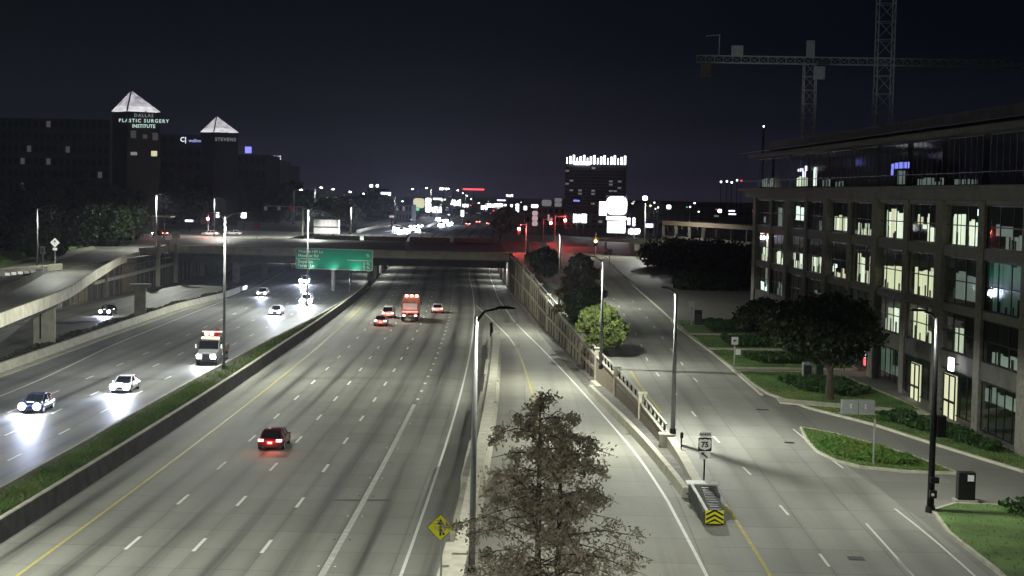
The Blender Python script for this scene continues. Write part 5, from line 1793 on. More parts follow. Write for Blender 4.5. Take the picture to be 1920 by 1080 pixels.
LIT = {  # (bay,row): list of (u0,u1,v0,v1,material)   u across the bay (0 = far side), v up
    (0, 0): [(0.3, 0.5, 0.1, 0.3, 'room_dim')], (1, 0): [(0.1, 0.5, 0.0, 0.7, 'room_dim'), (0.7, 0.9, 0, 0.35, 'room_glow')], (2, 0): [(0.15, 0.75, 0.3, 0.7, 'room_bright'), (0.8, 0.95, 0, 0.3, 'room_glow')],
    (3, 0): [(0.5, 0.9, 0, 0.3, 'room_dim')], (4, 0): [(0.12, 0.95, 0.08, 0.5, 'room_glow')], (5, 0): [(0.05, 0.98, 0.0, 0.36, 'room_glow'), (0.7, 0.98, 0.36, 0.5, 'room_dim')],
    (6, 0): [(0.1, 0.97, 0.02, 0.72, 'room_glow')], (7, 0): [(0.1, 0.55, 0.45, 0.62, 'room_glow'), (0.48, 0.9, 0.02, 0.72, 'room_glow')], (8, 0): [(0.1, 0.42, 0.0, 0.66, 'room_glow'), (0.6, 0.86, 0.0, 0.58, 'room_glow'), (0.88, 0.98, .4, .7, 'room_dim')],
    (9, 0): [(0.1, 0.5, 0.3, 0.5, 'room_dim'), (0.4, 0.95, 0, 0.3, 'room_dim')],
    (0, 1): [(0.2, 0.95, 0.0, 0.45, 'room_glow'), (0.55, 0.85, 0.45, 0.95, 'room_glow')], (1, 1): [(0.1, 0.95, 0.0, 0.36, 'room_glow')], (2, 1): [(0.1, 0.95, 0.0, 0.42, 'room_glow')], (3, 1): [(0.08, 0.97, 0, 0.44, 'room_glow')],
    (4, 1): [(0.05, 0.75, 0.0, 0.25, 'room_glow'), (.1, .3, .25, .35, 'room_bright')], (5, 1): [(0.1, 0.97, 0.0, 0.66, 'room_glow')], (6, 1): [(0.08, 0.97, 0.0, 0.52, 'room_yellow')], (7, 1): [(0.05, 0.97, 0.0, 0.55, 'room_yellow'), (0.6, 0.95, 0.45, 0.6, 'room_glow')],
    (8, 1): [(0.2, 0.85, 0.1, 0.6, 'room_dim')], (9, 1): [(0.1, 0.98, 0.0, 0.9, 'teal_room')],
    (0, 2): [(0.1, 0.95, 0.0, 0.3, 'room_bright'), (0.5, 0.9, 0.3, 0.9, 'room_dim')], (1, 2): [(0.3, 0.85, 0.0, 0.5, 'room_dim')], (3, 2): [(0.3, 0.7, 0.1, 0.5, 'room_dim')], (5, 2): [(.2, .9, 0, .3, 'room_glow')], (6, 2): [(0.2, 0.7, 0, 0.6, 'room_glow')],
    (7, 2): [(0.05, 0.55, 0.0, 0.75, 'room_yellow'), (0.55, 0.98, 0.0, 0.3, 'room_glow')], (8, 2): [(0.3, 0.5, 0, 0.55, 'room_glow')], (9, 2): [(0.1, 0.9, 0, 0.25, 'room_dim')],
}


def window(k, z0, z1, cols, rows, lit, name='window', frame_d=0.08):
    t1, t0 = T0 - k * BW - 0.85, T0 - (k + 1) * BW + 0.85
    fr = MB()
    w = 0.09
    fbox(fr, t0, t1, -0.1, frame_d - 0.1, z0, z0 + w)
    fbox(fr, t0, t1, -0.1, frame_d - 0.1, z1 - w, z1)
    for c in range(cols + 1):
        t = t0 + (t1 - t0) * c / cols
        fbox(fr, t - w / 2, t + w / 2, -0.1, frame_d - 0.1, z0 + w, z1 - w)
    for r in range(1, rows):
        z = z0 + (z1 - z0) * r / rows
        fbox(fr, t0, t1, -0.09, frame_d - 0.11, z - w / 2, z + w / 2)
    f_ = fr.build(name, M['frame_dark'], bl)
    for c in range(cols):
        a = t0 + (t1 - t0) * c / cols + w / 2
        b = t0 + (t1 - t0) * (c + 1) / cols - w / 2
        g_ = MB()
        g_.quad(fp(a, -0.06, z0 + w), fp(b, -0.06, z0 + w), fp(b, -0.06, z1 - w), fp(a, -0.06, z1 - w))
        g_.build('pane', M['window_glass'], f_)
    rr = random.Random(k * 31 + int(z0 * 7))
    for (u0, u1, v0, v1, m_) in lit:
        a, b = t1 - u1 * (t1 - t0), t1 - u0 * (t1 - t0)
        # lit interior: a run of bright wall boards set at different depths, broken by columns and furniture
        x = a
        while x < b - 0.15:
            e2 = min(b, x + rr.uniform(0.7, 1.7))
            hz = min(0.98, v1 * rr.uniform(1.0, 1.18))
            if rr.random() < 0.12 and b - a > 3:
                hz *= 0.5
            q = MB()
            d = -rr.uniform(0.22, 0.42)
            fbox(q, x, e2 - rr.uniform(0.08, 0.22), d - 0.1, d, z0 + (z1 - z0) * v0 + 0.02, z0 + (z1 - z0) * hz)
            q.build('lit_room', M[m_] if m_ != 'room_glow' else M[rr.choice(['room_glow', 'room_glow', 'room_soft', 'room_warm'])], f_)
            if rr.random() < 0.6 and v0 < 0.05:
                q = MB()
                fbox(q, x + 0.2, x + rr.uniform(0.4, 0.7), d + 0.01, d + 0.06, z0 + 0.02, z0 + rr.uniform(0.5, 1.2))
                q.build('furniture', M['furniture'], f_)
            x = e2
    return f_


for k in range(NP - 1):
    for r, (z0, z1) in enumerate(ROWS):
        window(k, z0, z1, 3 if k < 12 else 2, 2 if r else 2, LIT.get((k, r), []))
    # roof storey
    lt = {0: [(0.1, 0.9, 0.05, 0.3, 'room_dim')], 1: [], 2: [(0.15, 0.9, 0.05, 0.3, 'room_glow'), (0.2, 0.85, 0.5, 0.58, 'lav_glow')], 3: [(0.05, 0.25, 0.05, 0.55, 'room_bright'), (0.55, 0.95, 0.03, 0.2, 'room_dim')], 4: [(0.1, 0.5, 0.02, 0.15, 'room_dim')], 6: [(0.2, 0.9, 0.42, 0.5, 'blue_glow'), (0.5, 0.75, 0.05, 0.35, 'room_dim')],
          7: [(0.1, 0.9, 0.02, 0.16, 'room_dim')], 8: [(0.1, 0.7, 0.02, 0.12, 'room_dim')]}.get(k, [])
    z0, z1 = 20.4, 24.2
    window(k, z0, z1, 6, 1, lt, frame_d=0.05)
    # ground floor
    gl_ = []
    if k == 4:
        gl_ = [(0.05, 0.3, 0.1, 0.75, 'room_bright'), (0.4, 0.65, 0.1, 0.8, 'room_bright'), (0.7, 0.9, 0.3, 0.8, 'room_bright')]
    if k == 5:
        gl_ = [(0.55, 0.85, 0.3, 0.95, 'room_bright'), (0.55, 0.85, 0.05, 0.3, 'red_glow'), (0.1, 0.35, 0.3, 0.7, 'room_dim')]
    if k == 6:
        gl_ = [(0.05, 0.9, 0.2, 0.9, 'teal_room')]
    if k in (9, 10):
        gl_ = [(0.0, 0.9, 0.6, 0.8, 'teal_room')]
    z0 = zf(FA.y + (T0 - (k + .5) * BW) - 100 + 100) + 0.1
    window(k, z0 + 0.25, 5.85, 5, 1, gl_, name='storefront')
# tall lit doors
for px0, px1, py0, py1 in ((1703, 1720, 678, 770), (1765, 1787, 698, 805)):
    best = None
    for i in range(0, 1200):
        t = T0 - i * 0.1
        q = Vector(fp(t, 0.2, 4))
        rel = q - Vector((0, 0, CAMH))
        u = FPX * rel.dot(_r) / rel.dot(_f)
        v = -FPX * rel.dot(_u) / rel.dot(_f)
        X = 960 + math.cos(ROLL) * u - math.sin(ROLL) * v
        if best is None and X >= px0:
            best = t
        if X >= px1:
            tn = t
            break
    ym = fp(best, 0, 0)[1]
    zt, zb_ = at_y(px0, py0, ym).z, at_y(px0, py1, ym).z
    q = MB()
    fbox(q, tn, best, -0.1, 0.02, zb_, zt)
    d0 = q.build('door', M['door_glow'] if 'door_glow' in M else emis('door_glow', (0.78, 0.80, 0.45), 0.75), bl)
    for a, b, c, d in ((tn, best, zb_, zb_ + .1), (tn, best, zt - .1, zt), (tn, tn + .12, zb_, zt), (best - .12, best, zb_, zt), ((tn + best) / 2 - .06, (tn + best) / 2 + .06, zb_, zt), (tn, best, zb_ + (zt - zb_) * .52, zb_ + (zt - zb_) * .56), (tn, best, zb_ + (zt - zb_) * .22, zb_ + (zt - zb_) * .24)):
        q = MB()
        fbox(q, a, b, 0.021, 0.12, c, d)
        q.build('door_frame', M['frame_dark'], d0)
# glowing square sign
q = at_y(1796, 683, 124.3)
tq = (q.y - FA.y) / ft.y
mb = MB()
fbox(mb, tq - 0.45, tq + 0.45, 0.6, 0.8, q.z - 0.5, q.z + 0.5)
gsn = mb.build('square_sign', M['pure_glow'])
tag(gsn, 'glowing white square blade sign on the brick facade', 'sign')
mb = MB()
fbox(mb, tq - 0.05, tq + 0.05, 0.0, 0.6, q.z - 0.05, q.z + 0.05)
mb.build('bracket', M['black_metal'], gsn, world=False)
light('sign_light', 'POINT', gsn, Vector(fp(tq - 0.6, 1.2, q.z)), 45, (0.8, 0.75, 1.0), 0.03)
# pendant lights in the windows
for k in range(2, 11):
    t1 = T0 - (k + 0.82) * BW
    q = MB()
    fbox(q, t1 - 0.07, t1 + 0.07, -0.3, -0.15, 18.1, 18.6)
    q.build('ceiling_lamp', M['white_glow'], bl)
    q = MB()
    fbox(q, t1 - 0.035, t1 + 0.035, -0.25, -0.2, 16.8, 18.1)
    q.build('reflected_tube', M['room_dim'], bl)
# utility cabinet, cabinets, sign box
for px, py, d, w, h, lab, m_ in ((1608, 768, 126.5, 2.6, 1.15, 'wide grey utility cabinet beside the hedge and driveway', 'galv'), (1513, 715, 147, 0.9, 1.5, 'tall grey utility cabinet, left of the pair by the oak', 'galv'), (1535, 722, 146, 0.7, 1.4, 'dark green utility cabinet, right of the pair by the oak', 'green_metal'),
                                 (1810, 930, 94.5, 1.0, 1.7, 'black cabinet with a small white plate on the near lawn', 'black_metal'), (1309, 590, 192.5, 0.9, 1.9, 'black utility box beside the far white sign', 'black_metal')):
    p = at_y(px, py, d)
    t = empty('utility_cabinet', (p.x, d, zf(d)), lab, 'utility cabinet')
    MB().box((p.x, d, zf(d) + 0.1 + h / 2), (w, 0.7, h)).build('cabinet_body', M[m_], t, bevel=0.03)
    MB().box((p.x, d, zf(d) + 0.08), (w + 0.3, 0.95, 0.16)).build('plinth', M['concrete'], t)
    if w > 2:
        for dx in (-0.6, 0.55):
            for dz in (0.1, -0.1):
                MB().box((p.x + dx, d - 0.37, zf(d) + 0.75 + dz), (0.12, 0.03, 0.12)).build('lock', M['lit_white'], t)
        MB().box((p.x, d - 0.355, zf(d) + 0.65), (0.03, 0.02, h - 0.2)).build('door_seam', M['sign_black'], t)
    elif m_ == 'black_metal' and d < 100:
        MB().box((p.x + 0.2, d - 0.37, zf(d) + h - 0.22), (0.36, 0.03, 0.36)).build('plate', M['lit_white'], t)
    else:
        MB().box((p.x, d - 0.36, zf(d) + 0.8), (w * 0.8, 0.02, h * 0.75)).build('door', M['dark_metal'], t)


# ------------------------------------------------------------------ parking structure and canopy at mid right
pk0, pk1 = at_y(1240, 430, 360), at_y(1425, 430, 300)
pk = empty('parking_structure', (pk0.x, 360, 6.3), 'dark open parking structure with columns beyond the trees', 'building')
for lv, z in enumerate((7.0, 10.2, 13.4)):
    MB().beam((pk0.x, 352, z), (pk1.x + 4, 300, z), 0.5, 0.9).build('floor_edge', M['brown_panel'] if lv == 2 else M['facade_dark'], pk)
    mb = MB()
    mb.prism([(pk0.x, 352.4), (pk1.x + 4, 300.4), (pk1.x + 14, 340), (pk0.x + 10, 392)], z - 0.4, z - 0.1)
    mb.build('floor_slab', M['facade_dark'], pk)
for k in range(9):
    a = k / 8
    x, y = pk0.x + (pk1.x + 4 - pk0.x) * a, 352 + (300 - 352) * a
    MB().box((x, y + 0.4, 10), (0.6, 0.6, 7.8)).build('column', M['facade_dark'], pk)
for k in range(14):
    a = (k + 0.5) / 14
    x, y = pk0.x + (pk1.x + 4 - pk0.x) * a, 352 + (300 - 352) * a
    MB().box((x, y - 0.3, 13.2 + 0.0), (0.12, 0.1, 2.0)).build('rail_post', M['dark_concrete'], pk)
cn0, cn1 = at_y(1125, 450, 345), at_y(1240, 455, 330)
cp = empty('filling_canopy', ((cn0.x + cn1.x) / 2, 338, 6.3), 'dark green flat canopy edge beside the far frontage road', 'canopy')
MB().beam((cn0.x, 345, cn0.z), (cn1.x, 330, cn1.z), 0.6, 0.55).build('fascia', M['green_metal'], cp)
mb = MB()
mb.prism([(cn0.x, 345.5), (cn1.x, 330.5), (cn1.x + 4, 345), (cn0.x + 4, 360)], cn0.z - 0.2, cn0.z + 0.1)
mb.build('roof', M['facade_dark'], cp)
for a in (0.1, 0.5, 0.95):
    x, y = cn0.x + (cn1.x - cn0.x) * a, 345 - 15 * a
    MB().box((x, y + 1.0, (6.3 + cn0.z) / 2), (0.45, 0.45, cn0.z - 6.5)).build('post', M['concrete'], cp)


# ------------------------------------------------------------------ background buildings
def block(px0, px1, pyt, d, zb, label, m='facade_dark', depth=25, name='building', lit=0, litm='room_dim', cols=8, rows=5, seed=0, litfrac=0.1, cat='building', winm='room_dark'):
    a, b = at_y(px0, pyt, d), at_y(px1, pyt, d)
    t = empty(name, ((a.x + b.x) / 2, d, zb), label, cat)
    h = (a.z + b.z) / 2 - zb
    MB().box(((a.x + b.x) / 2, d + depth / 2, zb + h / 2), (b.x - a.x, depth, h)).build('walls', M[m], t)
    rs = random.Random(seed)
    w = b.x - a.x
    if cols:
        for c in range(cols):
            for r in range(rows):
                x = a.x + w * (c + 0.5) / cols
                z = zb + h * (r + 0.55) / rows
                l_ = rs.random() < litfrac
                MB().box((x, d - 0.02, z), (w / cols * 0.62, 0.1, h / rows * 0.5)).build('window', M[litm] if l_ else M[winm], t)
    return t, a, b, h


mat('night_wall', (0.03, 0.031, 0.033), 0.85, var=0.2, scale=0.1)
mat('night_glass', (0.012, 0.014, 0.016), 0.25, var=0.1)


def pyramid_tower(pxl, pxr, py_apex, py_eave, px_apex, pxc, d, label, seed):
    a, b = at_y(pxl, py_eave, d), at_y(pxr, py_eave, d)
    ap = at_y(px_apex, py_apex, d + 6)
    cxx = (a.x + b.x) / 2
    t = empty('pyramid_tower', (cxx, d, 6), label, 'building')
    w = b.x - a.x
    # square plan turned so that one corner ridge shows left of centre
    corner = at_y(pxc, py_eave + 2, d - 4)
    zE = a.z
    base = [(a.x, d + 3), (corner.x, d - 5), (b.x, d + 1), (cxx + 1, d + 10)]
    ze = zE
    names = []
    apx = (ap.x, d + 3, ap.z)
    # glowing glazed pyramid: courses of panels on each visible side
    for (p0, p1) in ((base[0], base[1]), (base[1], base[2]), (base[2], base[3]), (base[3], base[0])):
        for c in range(4):
            f0, f1 = c / 4, (c + 1) / 4 - 0.015
            L = lambda p, f: (p[0] + (apx[0] - p[0]) * f, p[1] + (apx[1] - p[1]) * f, ze + (apx[2] - ze) * f)
            q0, q1 = L(p0, f0), L(p1, f0)
            q2, q3 = L(p1, f1), L(p0, f1)
            ins = lambda u, v, k: tuple(u[i] + (v[i] - u[i]) * k for i in range(3))
            mb = MB()
            mb.quad(ins(q0, q1, 0.025), ins(q1, q0, 0.025), ins(q2, q3, 0.025 / (1 - f1 + .02)), ins(q3, q2, 0.025 / (1 - f1 + .02)))
            mb.build('roof_course', M['roof_glow_low'] if c == 0 else M['roof_glow'], t)
    for p0 in base:
        MB().beam((p0[0], p0[1], ze), (apx[0], apx[1], apx[2]), 0.35, 0.35).build('ridge', M['night_wall'], t)
    mb = MB()
    mb.prism([(p[0] * 0.94 + cxx * 0.06, p[1]) for p in base], 6, ze - 0.2)
    mb.build('shaft', M['night_wall'], t)
    return t, a, b, corner, ze


emis('roof_glow', (0.72, 0.68, 0.75), 0.62)
emis('roof_glow_low', (0.85, 0.84, 0.88), 0.9)
for nm, wv_ in (('roof_glow', 0.8), ('roof_glow_low', 0.5)):     # uneven light from the lamps inside
    m_ = M[nm]
    n_, l_ = m_.node_tree.nodes, m_.node_tree.links
    tc_ = n_.new('ShaderNodeTexCoord')
    nz2 = n_.new('ShaderNodeTexNoise')
    nz2.inputs['Scale'].default_value = 0.6
    nz2.inputs['Detail'].default_value = 4
    mr_ = n_.new('ShaderNodeMapRange')
    mr_.inputs[1].default_value = 0.35
    mr_.inputs[2].default_value = 0.65
    mr_.inputs[3].default_value = 0.35 if nm == 'roof_glow' else 0.6
    mr_.inputs[4].default_value = 0.9 if nm == 'roof_glow' else 1.1
    l_.new(tc_.outputs['Object'], nz2.inputs['Vector'])
    l_.new(nz2.outputs['Fac'], mr_.inputs[0])
    l_.new(mr_.outputs[0], n_['Principled BSDF'].inputs['Emission Strength'])
t1, a, b, cn_, ze = pyramid_tower(202, 301, 170, 208, 252, 240, 440, 'nearer office tower with a glowing pyramid roof and wall lettering', 1)
emis('letter_glow', (0.7, 0.95, 0.85), 0.8)
emis('letter_dim', (0.6, 0.7, 0.7), 0.28)
ang_ = math.atan2(1 + 5, b.x - cn_.x)
for body, py, sz, m_ in (('DALLAS', 217, 1.25, 'letter_dim'), ('PLASTIC SURGERY', 227, 1.35, 'letter_glow'), ('INSTITUTE', 237, 1.35, 'letter_glow')):
    p = at_y(271, py, 436)
    text(body, sz, (p.x, 435.2, p.z), (math.radians(90), 0, 0), M[m_], t1, 0.03, 'CENTER', 0.02, spacing=1.0 if 'L' not in body[:3] else 1.3)
for px, py, w, h, m_ in ((250, 252, 10, 14, 'room_off'), (272, 256, 8, 8, 'room_off'), (291, 256, 10, 14, 'room_off'), (251, 288, 12, 6, 'room_dim2'), (289, 288, 11, 10, 'warm_glow')):
    if m_ not in M:
        emis(m_, (0.5, 0.5, 0.5), 0.05 if m_ == 'room_off' else 0.4)
    p = at_y(px, py, 434.5)
    MB().box((p.x, 434.5, p.z), (w / FPX * 434, 0.2, h / FPX * 434)).build('window', M[m_], t1)
t2, a, b, cn_, ze = pyramid_tower(371, 448, 218, 247, 410, 402, 560, 'farther office tower with a smaller glowing pyramid roof', 2)
p = at_y(424, 262, 553)
text('STEVENS', 1.7, (p.x, 552, p.z), (math.radians(90), 0, 0), M['letter_dim'], t2, 0.03, 'CENTER', 0.02, spacing=1.15)
for nm in ('room_off', 'room_dim2'):
    if nm not in M:
        emis(nm, (0.5, 0.5, 0.5), 0.05 if nm == 'room_off' else 0.15)
emis('faint_room', (0.6, 0.6, 0.5), 0.10)
# dark blocks
o1 = block(-60, 206, 222, 455, 6, 'broad dark office block left of the near pyramid tower', 'night_wall', 30, cols=22, rows=9, litfrac=0.05, seed=3, litm='faint_room', winm='night_glass')
o2 = block(300, 380, 252, 575, 6, 'dark office wing between the two pyramid towers', 'night_wall', 30, cols=5, rows=7, litfrac=0.03, seed=4, litm='dim_glow', winm='night_glass')
emis('neon_white', (0.85, 0.88, 1.0), 1.2)
emis('neon_blue', (0.45, 0.45, 1.0), 0.9)
p = at_y(344, 262, 573.8)
text('C|', 2.4, (p.x, 573.5, p.z), (math.radians(90), 0, 0), M['neon_white'], o2[0], 0.03, 'CENTER', 0.04)
p = at_y(369, 264, 573.8)
text('wellmed', 1.7, (p.x, 573.5, p.z), (math.radians(90), 0, 0), M['neon_blue'], o2[0], 0.03, 'CENTER', 0.02)
o3 = block(446, 500, 290, 640, 6, 'dark stepped office block right of the far pyramid tower', 'night_wall', 30, cols=5, rows=5, litfrac=0.05, seed=5, litm='dim_glow', winm='night_glass')
p = at_y(465, 281, 639)
sqb = MB().box((p.x, 639.5, p.z), (2.6, 0.3, 2.6)).build('roof_sign', M['blue_glow'], o3[0])
mat('grey_block', (0.12, 0.12, 0.12), 0.85, var=0.2, scale=0.1)
o4 = block(497, 522, 300, 690, 6, 'grey office block with a white roof sign', 'grey_block', 30, cols=3, rows=5, litfrac=0.1, seed=6, litm='dim_glow', winm='night_glass')
p = at_y(509, 296, 688)
text('COMMS', 2.4, (p.x, 688, p.z), (math.radians(90), 0, 0), M['neon_white'], o4[0], 0.03, 'CENTER', 0.05)
block(522, 541, 310, 720, 6, 'low grey office block right of the white roof sign', 'grey_block', 30, cols=2, rows=4, litfrac=0.05, seed=7, litm='dim_glow', winm='night_glass')
# steeple
p, pt_ = at_y(551, 338, 800), at_y(551, 311, 800)
st_ = empty('lit_steeple', (p.x, 800, 6), 'narrow lit steeple rising over the dark trees', 'building')
MB().loft([[(p.x + a * s_, 800 + b * s_, z) for a, b in ((-1, -1), (1, -1), (1, 1), (-1, 1))] for z, s_ in ((p.z, 1.5), (pt_.z, 0.05))]).build('spire', M['warm_glow'], st_)
MB().box((p.x, 800, (p.z + 6) / 2), (3, 3, p.z - 6)).build('tower', M['night_wall'], st_)

# hotel tower with lit crown
ht, a, b, h = block(1060, 1175, 304, 1100, 6, 'broad dark hotel tower crowned with bright vertical lights', 'night_wall', 30, cols=0)
emis('crown_glow', (0.95, 0.97, 1.0), 5.0)
nw = 18
w = b.x - a.x
for c in range(nw):
    x = a.x + w * (c + 0.5) / nw
    hh = 4.2 + 0.9 * ((c * 7) % 3)
    MB().box((x, 1099.5, a.z + hh / 2 - 1.0), (w / nw * (0.55 if c % 3 else 0.3), 0.8, hh)).build('crown_light', M['crown_glow'], ht)
rs = random.Random(5)
for r in range(12):
    for c in range(14):
        x = a.x + w * (c + 0.5) / 14
        z = 12 + (a.z - 15) * r / 12 + 1.5
        q = rs.random()
        m_ = 'dim_glow' if q < 0.10 else ('white_glow' if q < 0.018 else 'night_glass')
        MB().box((x, 1099.9, z), (w / 14 * 0.8, 0.3, 1.1)).build('window', M[m_], ht)
    MB().box(((a.x + b.x) / 2, 1099.8, 12 + (a.z - 15) * r / 12), (w, 0.5, 0.35)).build('floor_band', M['grey_block'], ht)
p = at_y(1091, 306, 1098)
MB().box((p.x, 1098.6, p.z), (11, 0.5, 2.2)).build('name_sign', M['crown_glow'], ht)
p = at_y(1078, 318, 1098)
# low podium
block(1060, 1180, 402, 620, 6, 'dark low podium building beneath the hotel tower', 'grey_block', 25, cols=10, rows=3, litfrac=0.05, seed=8, litm='dim_glow', winm='night_glass')
p = at_y(1080, 375, 618)
q_ = empty('blue_sign', (p.x, 618, 6), 'small blue sign left of the glowing billboard', 'sign')


def lit_sign(px0, py0, px1, py1, d, label, m='pure_glow', post=True, name='lit_sign', zb=6.1, frame=True, power=0, cat='sign', t=0.5):
    a, b = at_y(px0, py0, d), at_y(px1, py1, d)
    cxx, cz_ = (a.x + b.x) / 2, (a.z + b.z) / 2
    w, h = b.x - a.x, a.z - b.z
    e_ = empty(name, (cxx, d, zb), label, cat)
    if frame:
        MB().box((cxx, d + t / 2 + 0.03, cz_), (w + 0.2, t, h + 0.2)).build('cabinet', M['dark_metal'], e_)
    nn = max(1, min(3, int(h / max(w, 0.1) * 2)))
    if m == 'pure_glow' and px1 - px0 >= 11 and name == 'lit_sign':
        rs = random.Random(int(px0))
        x = a.x
        while x < b.x - 0.1:
            bw = min(b.x - x, w * rs.uniform(0.07, 0.2))
            hh = h * rs.uniform(0.35, 1.0)
            MB().box((x + bw / 2, d - 0.03, cz_ + (h - hh) * rs.uniform(-0.4, 0.4)), (bw * 0.8, 0.08, hh)).build('face_panel', M[rs.choice(['pure_glow', 'pure_glow', 'white_glow', 'crown_glow'])], e_)
            x += bw * rs.uniform(1.0, 1.35)
        nn = 0
    for k in range(nn):
        z = b.z + h * (k + 0.5) / nn
        rrect(cxx, d - 0.03, z, w, h / nn * 0.94, min(w, h / nn) * 0.28, t=0.08).build('face_panel', M[m], e_)
    if post:
        MB().tube([(cxx, d + 0.4, zb), (cxx, d + 0.4, b.z)], [0.22, 0.2], 8).build('post', M['dark_metal'], e_)
    if power:
        light('sign_light', 'AREA', e_, (0, -1.2, cz_ - zb), power, (0.93, 0.96, 1.0), min(w, 4), rot=(math.radians(90), 0, 0))
    return e_


bpy.data.objects.remove(q_)
bb = lit_sign(1138, 367, 1175, 404, 470, 'dazzling white electronic billboard on a pylon', 'pure_glow', power=2600, name='billboard')
for px0, py0, px1, py1 in ((1124, 378, 1137, 404), (1137, 406, 1174, 413), (1139, 415, 1172, 437)):
    a, b = at_y(px0, py0, 469), at_y(px1, py1, 469)
    MB().box(((a.x + b.x) / 2, 469.6, (a.z + b.z) / 2), (b.x - a.x, 0.4, a.z - b.z)).build('face_panel', M['pure_glow'], bb)
BG = [
    (693, 346, 699, 351, 760, 'white dot shaped sign atop a dark shop, left of two', 'pure_glow'), (705, 346, 710, 351, 760, 'white dot shaped sign atop a dark shop, right of two', 'pure_glow'),
    (714, 360, 733, 365, 700, 'lavender strip shop sign on a dark wall', 'lav_glow'), (775, 371, 796, 391, 760, 'pale cream lit shop front with windows', 'warm_glow'),
    (798, 371, 808, 398, 740, 'tall white lit pylon sign beside the cream shop', 'pure_glow'), (809, 387, 828, 400, 740, 'broad white lit price sign', 'pure_glow'),
    (777, 389, 786, 395, 735, 'green lit canopy under the cream shop', 'green_glow'), (812, 371, 829, 375, 900, 'thin white strip sign in the distance', 'white_glow'),
    (824, 351, 838, 357, 950, 'white saucer shaped high light, left of two', 'pure_glow'), (949, 364, 962, 370, 900, 'white saucer shaped high light, right of two', 'pure_glow'),
    (846, 373, 864, 387, 880, 'white lit sign cluster in the far centre', 'pure_glow'), (867, 382, 878, 389, 880, 'smaller white oval sign in the far centre', 'pure_glow'),
    (868, 353, 908, 357, 1100, 'long thin red and white roof line sign', 'red_glow'), (902, 384, 914, 394, 700, 'white store light left of the bright far storefront', 'pure_glow'),
    (914, 381, 950, 390, 720, 'bright far storefront fascia left of the red signals', 'pure_glow'), (932, 374, 948, 377, 760, 'lavender strip above the bright storefront', 'lav_glow'),
    (957, 383, 961, 400, 640, 'thin white vertical sign right of the olive tree', 'white_glow'), (967, 382, 973, 398, 640, 'second thin white vertical sign by the olive tree', 'white_glow'),
    (982, 386, 988, 394, 640, 'small white square sign above the red signals', 'white_glow'), (996, 383, 1009, 390, 640, 'white bracket shaped sign above the red signals', 'white_glow'),
    (998, 395, 1008, 424, 560, 'tall pinkish lit panel between the signals', 'pink_glow'), (1027, 402, 1030, 414, 560, 'thin lit post panel above the middle signal', 'pink_glow'),
    (1016, 374, 1034, 387, 900, 'dim grey billboard left of the hotel tower', 'dim_glow'), (1040, 371, 1053, 388, 900, 'narrower dim billboard beside the hotel tower', 'dim_glow'),
    (1075, 401, 1088, 418, 500, 'white banner sign, left of a close pair', 'pure_glow'), (1090, 401, 1100, 418, 500, 'white banner sign, right of a close pair', 'pure_glow'),
    (1176, 408, 1182, 422, 520, 'narrow lavender sign right of the billboard', 'lav_glow'), (1186, 408, 1191, 424, 520, 'narrow white sign right of the billboard', 'white_glow'),
    (1178, 428, 1200, 440, 500, 'low white lit storefront right of the billboard', 'pure_glow'), (1210, 419, 1227, 427, 560, 'blue white shop sign right of the far lamp', 'lav_glow'),
    (1075, 375, 1087, 378, 615, 'small blue sign on the podium below the hotel', 'blue_glow'),
    (405, 398, 411, 408, 520, 'small white light box left of the mast arm', 'white_glow'), (452, 397, 462, 409, 500, 'bright white light box near the mast arm', 'pure_glow'),
    (347, 412, 362, 416, 470, 'thin white lit bar beside the parked cars', 'white_glow'), (864, 394, 870, 406, 640, 'white star shaped light by the far traffic', 'white_glow'),
    (730, 404, 739, 408, 560, 'small pinkish lamp near the far left barrier', 'pink_glow'),
    (1250, 384, 1258, 392, 600, 'bright floodlight low on the right skyline', 'pure_glow'), (1205, 367, 1214, 376, 600, 'bright floodlight right of the billboard', 'pure_glow'), (1346, 392, 1353, 399, 600, 'bright floodlight at the parking structure roof', 'pure_glow'),
    (1366, 394, 1378, 397, 620, 'lavender strip light at the parking structure roof, upper', 'lav_glow'), (1366, 400, 1380, 403, 620, 'lavender strip light at the parking structure roof, lower', 'lav_glow'),
]
for x0, y0, x1, y1, d, lab, m_ in BG:
    lit_sign(x0, y0, x1, y1, d, lab, m_, power=(500 if m_ == 'pure_glow' and (x1 - x0) > 12 and d < 760 else 0))
for i, (px, py) in enumerate([(1352, 341), (1363, 340), (1372, 342), (1382, 338), (1390, 339)]):
    lit_sign(px - 1.6, py - 1.8, px + 1.6, py + 1.8, 900, 'tiny lamp high on the right skyline, number %s from the left of five' % ('first', 'second', 'third', 'fourth', 'last')[i], 'pure_glow' if i < 3 else ('white_glow' if i == 3 else 'red_glow'), frame=False)
for i, (px, py, m_) in enumerate([(1294, 388, 'white_glow'), (1310, 397, 'white_glow'), (1227, 380, 'white_glow'), (1234, 389, 'white_glow'), (1432, 237, 'pure_glow'), (1451, 281, 'pure_glow')]):
    lit_sign(px - 1.5, py - 1.5, px + 1.5, py + 1.5, 500 if i < 4 else 230, ('small lamp between the right skyline floodlights', 'lower small lamp between the right skyline floodlights', 'small lamp just right of the billboard floodlight', 'lower small lamp right of the billboard floodlight', 'high work lamp above the brick building roof', 'lower work lamp above the brick building roof')[i], m_, frame=False)
rs = random.Random(77)
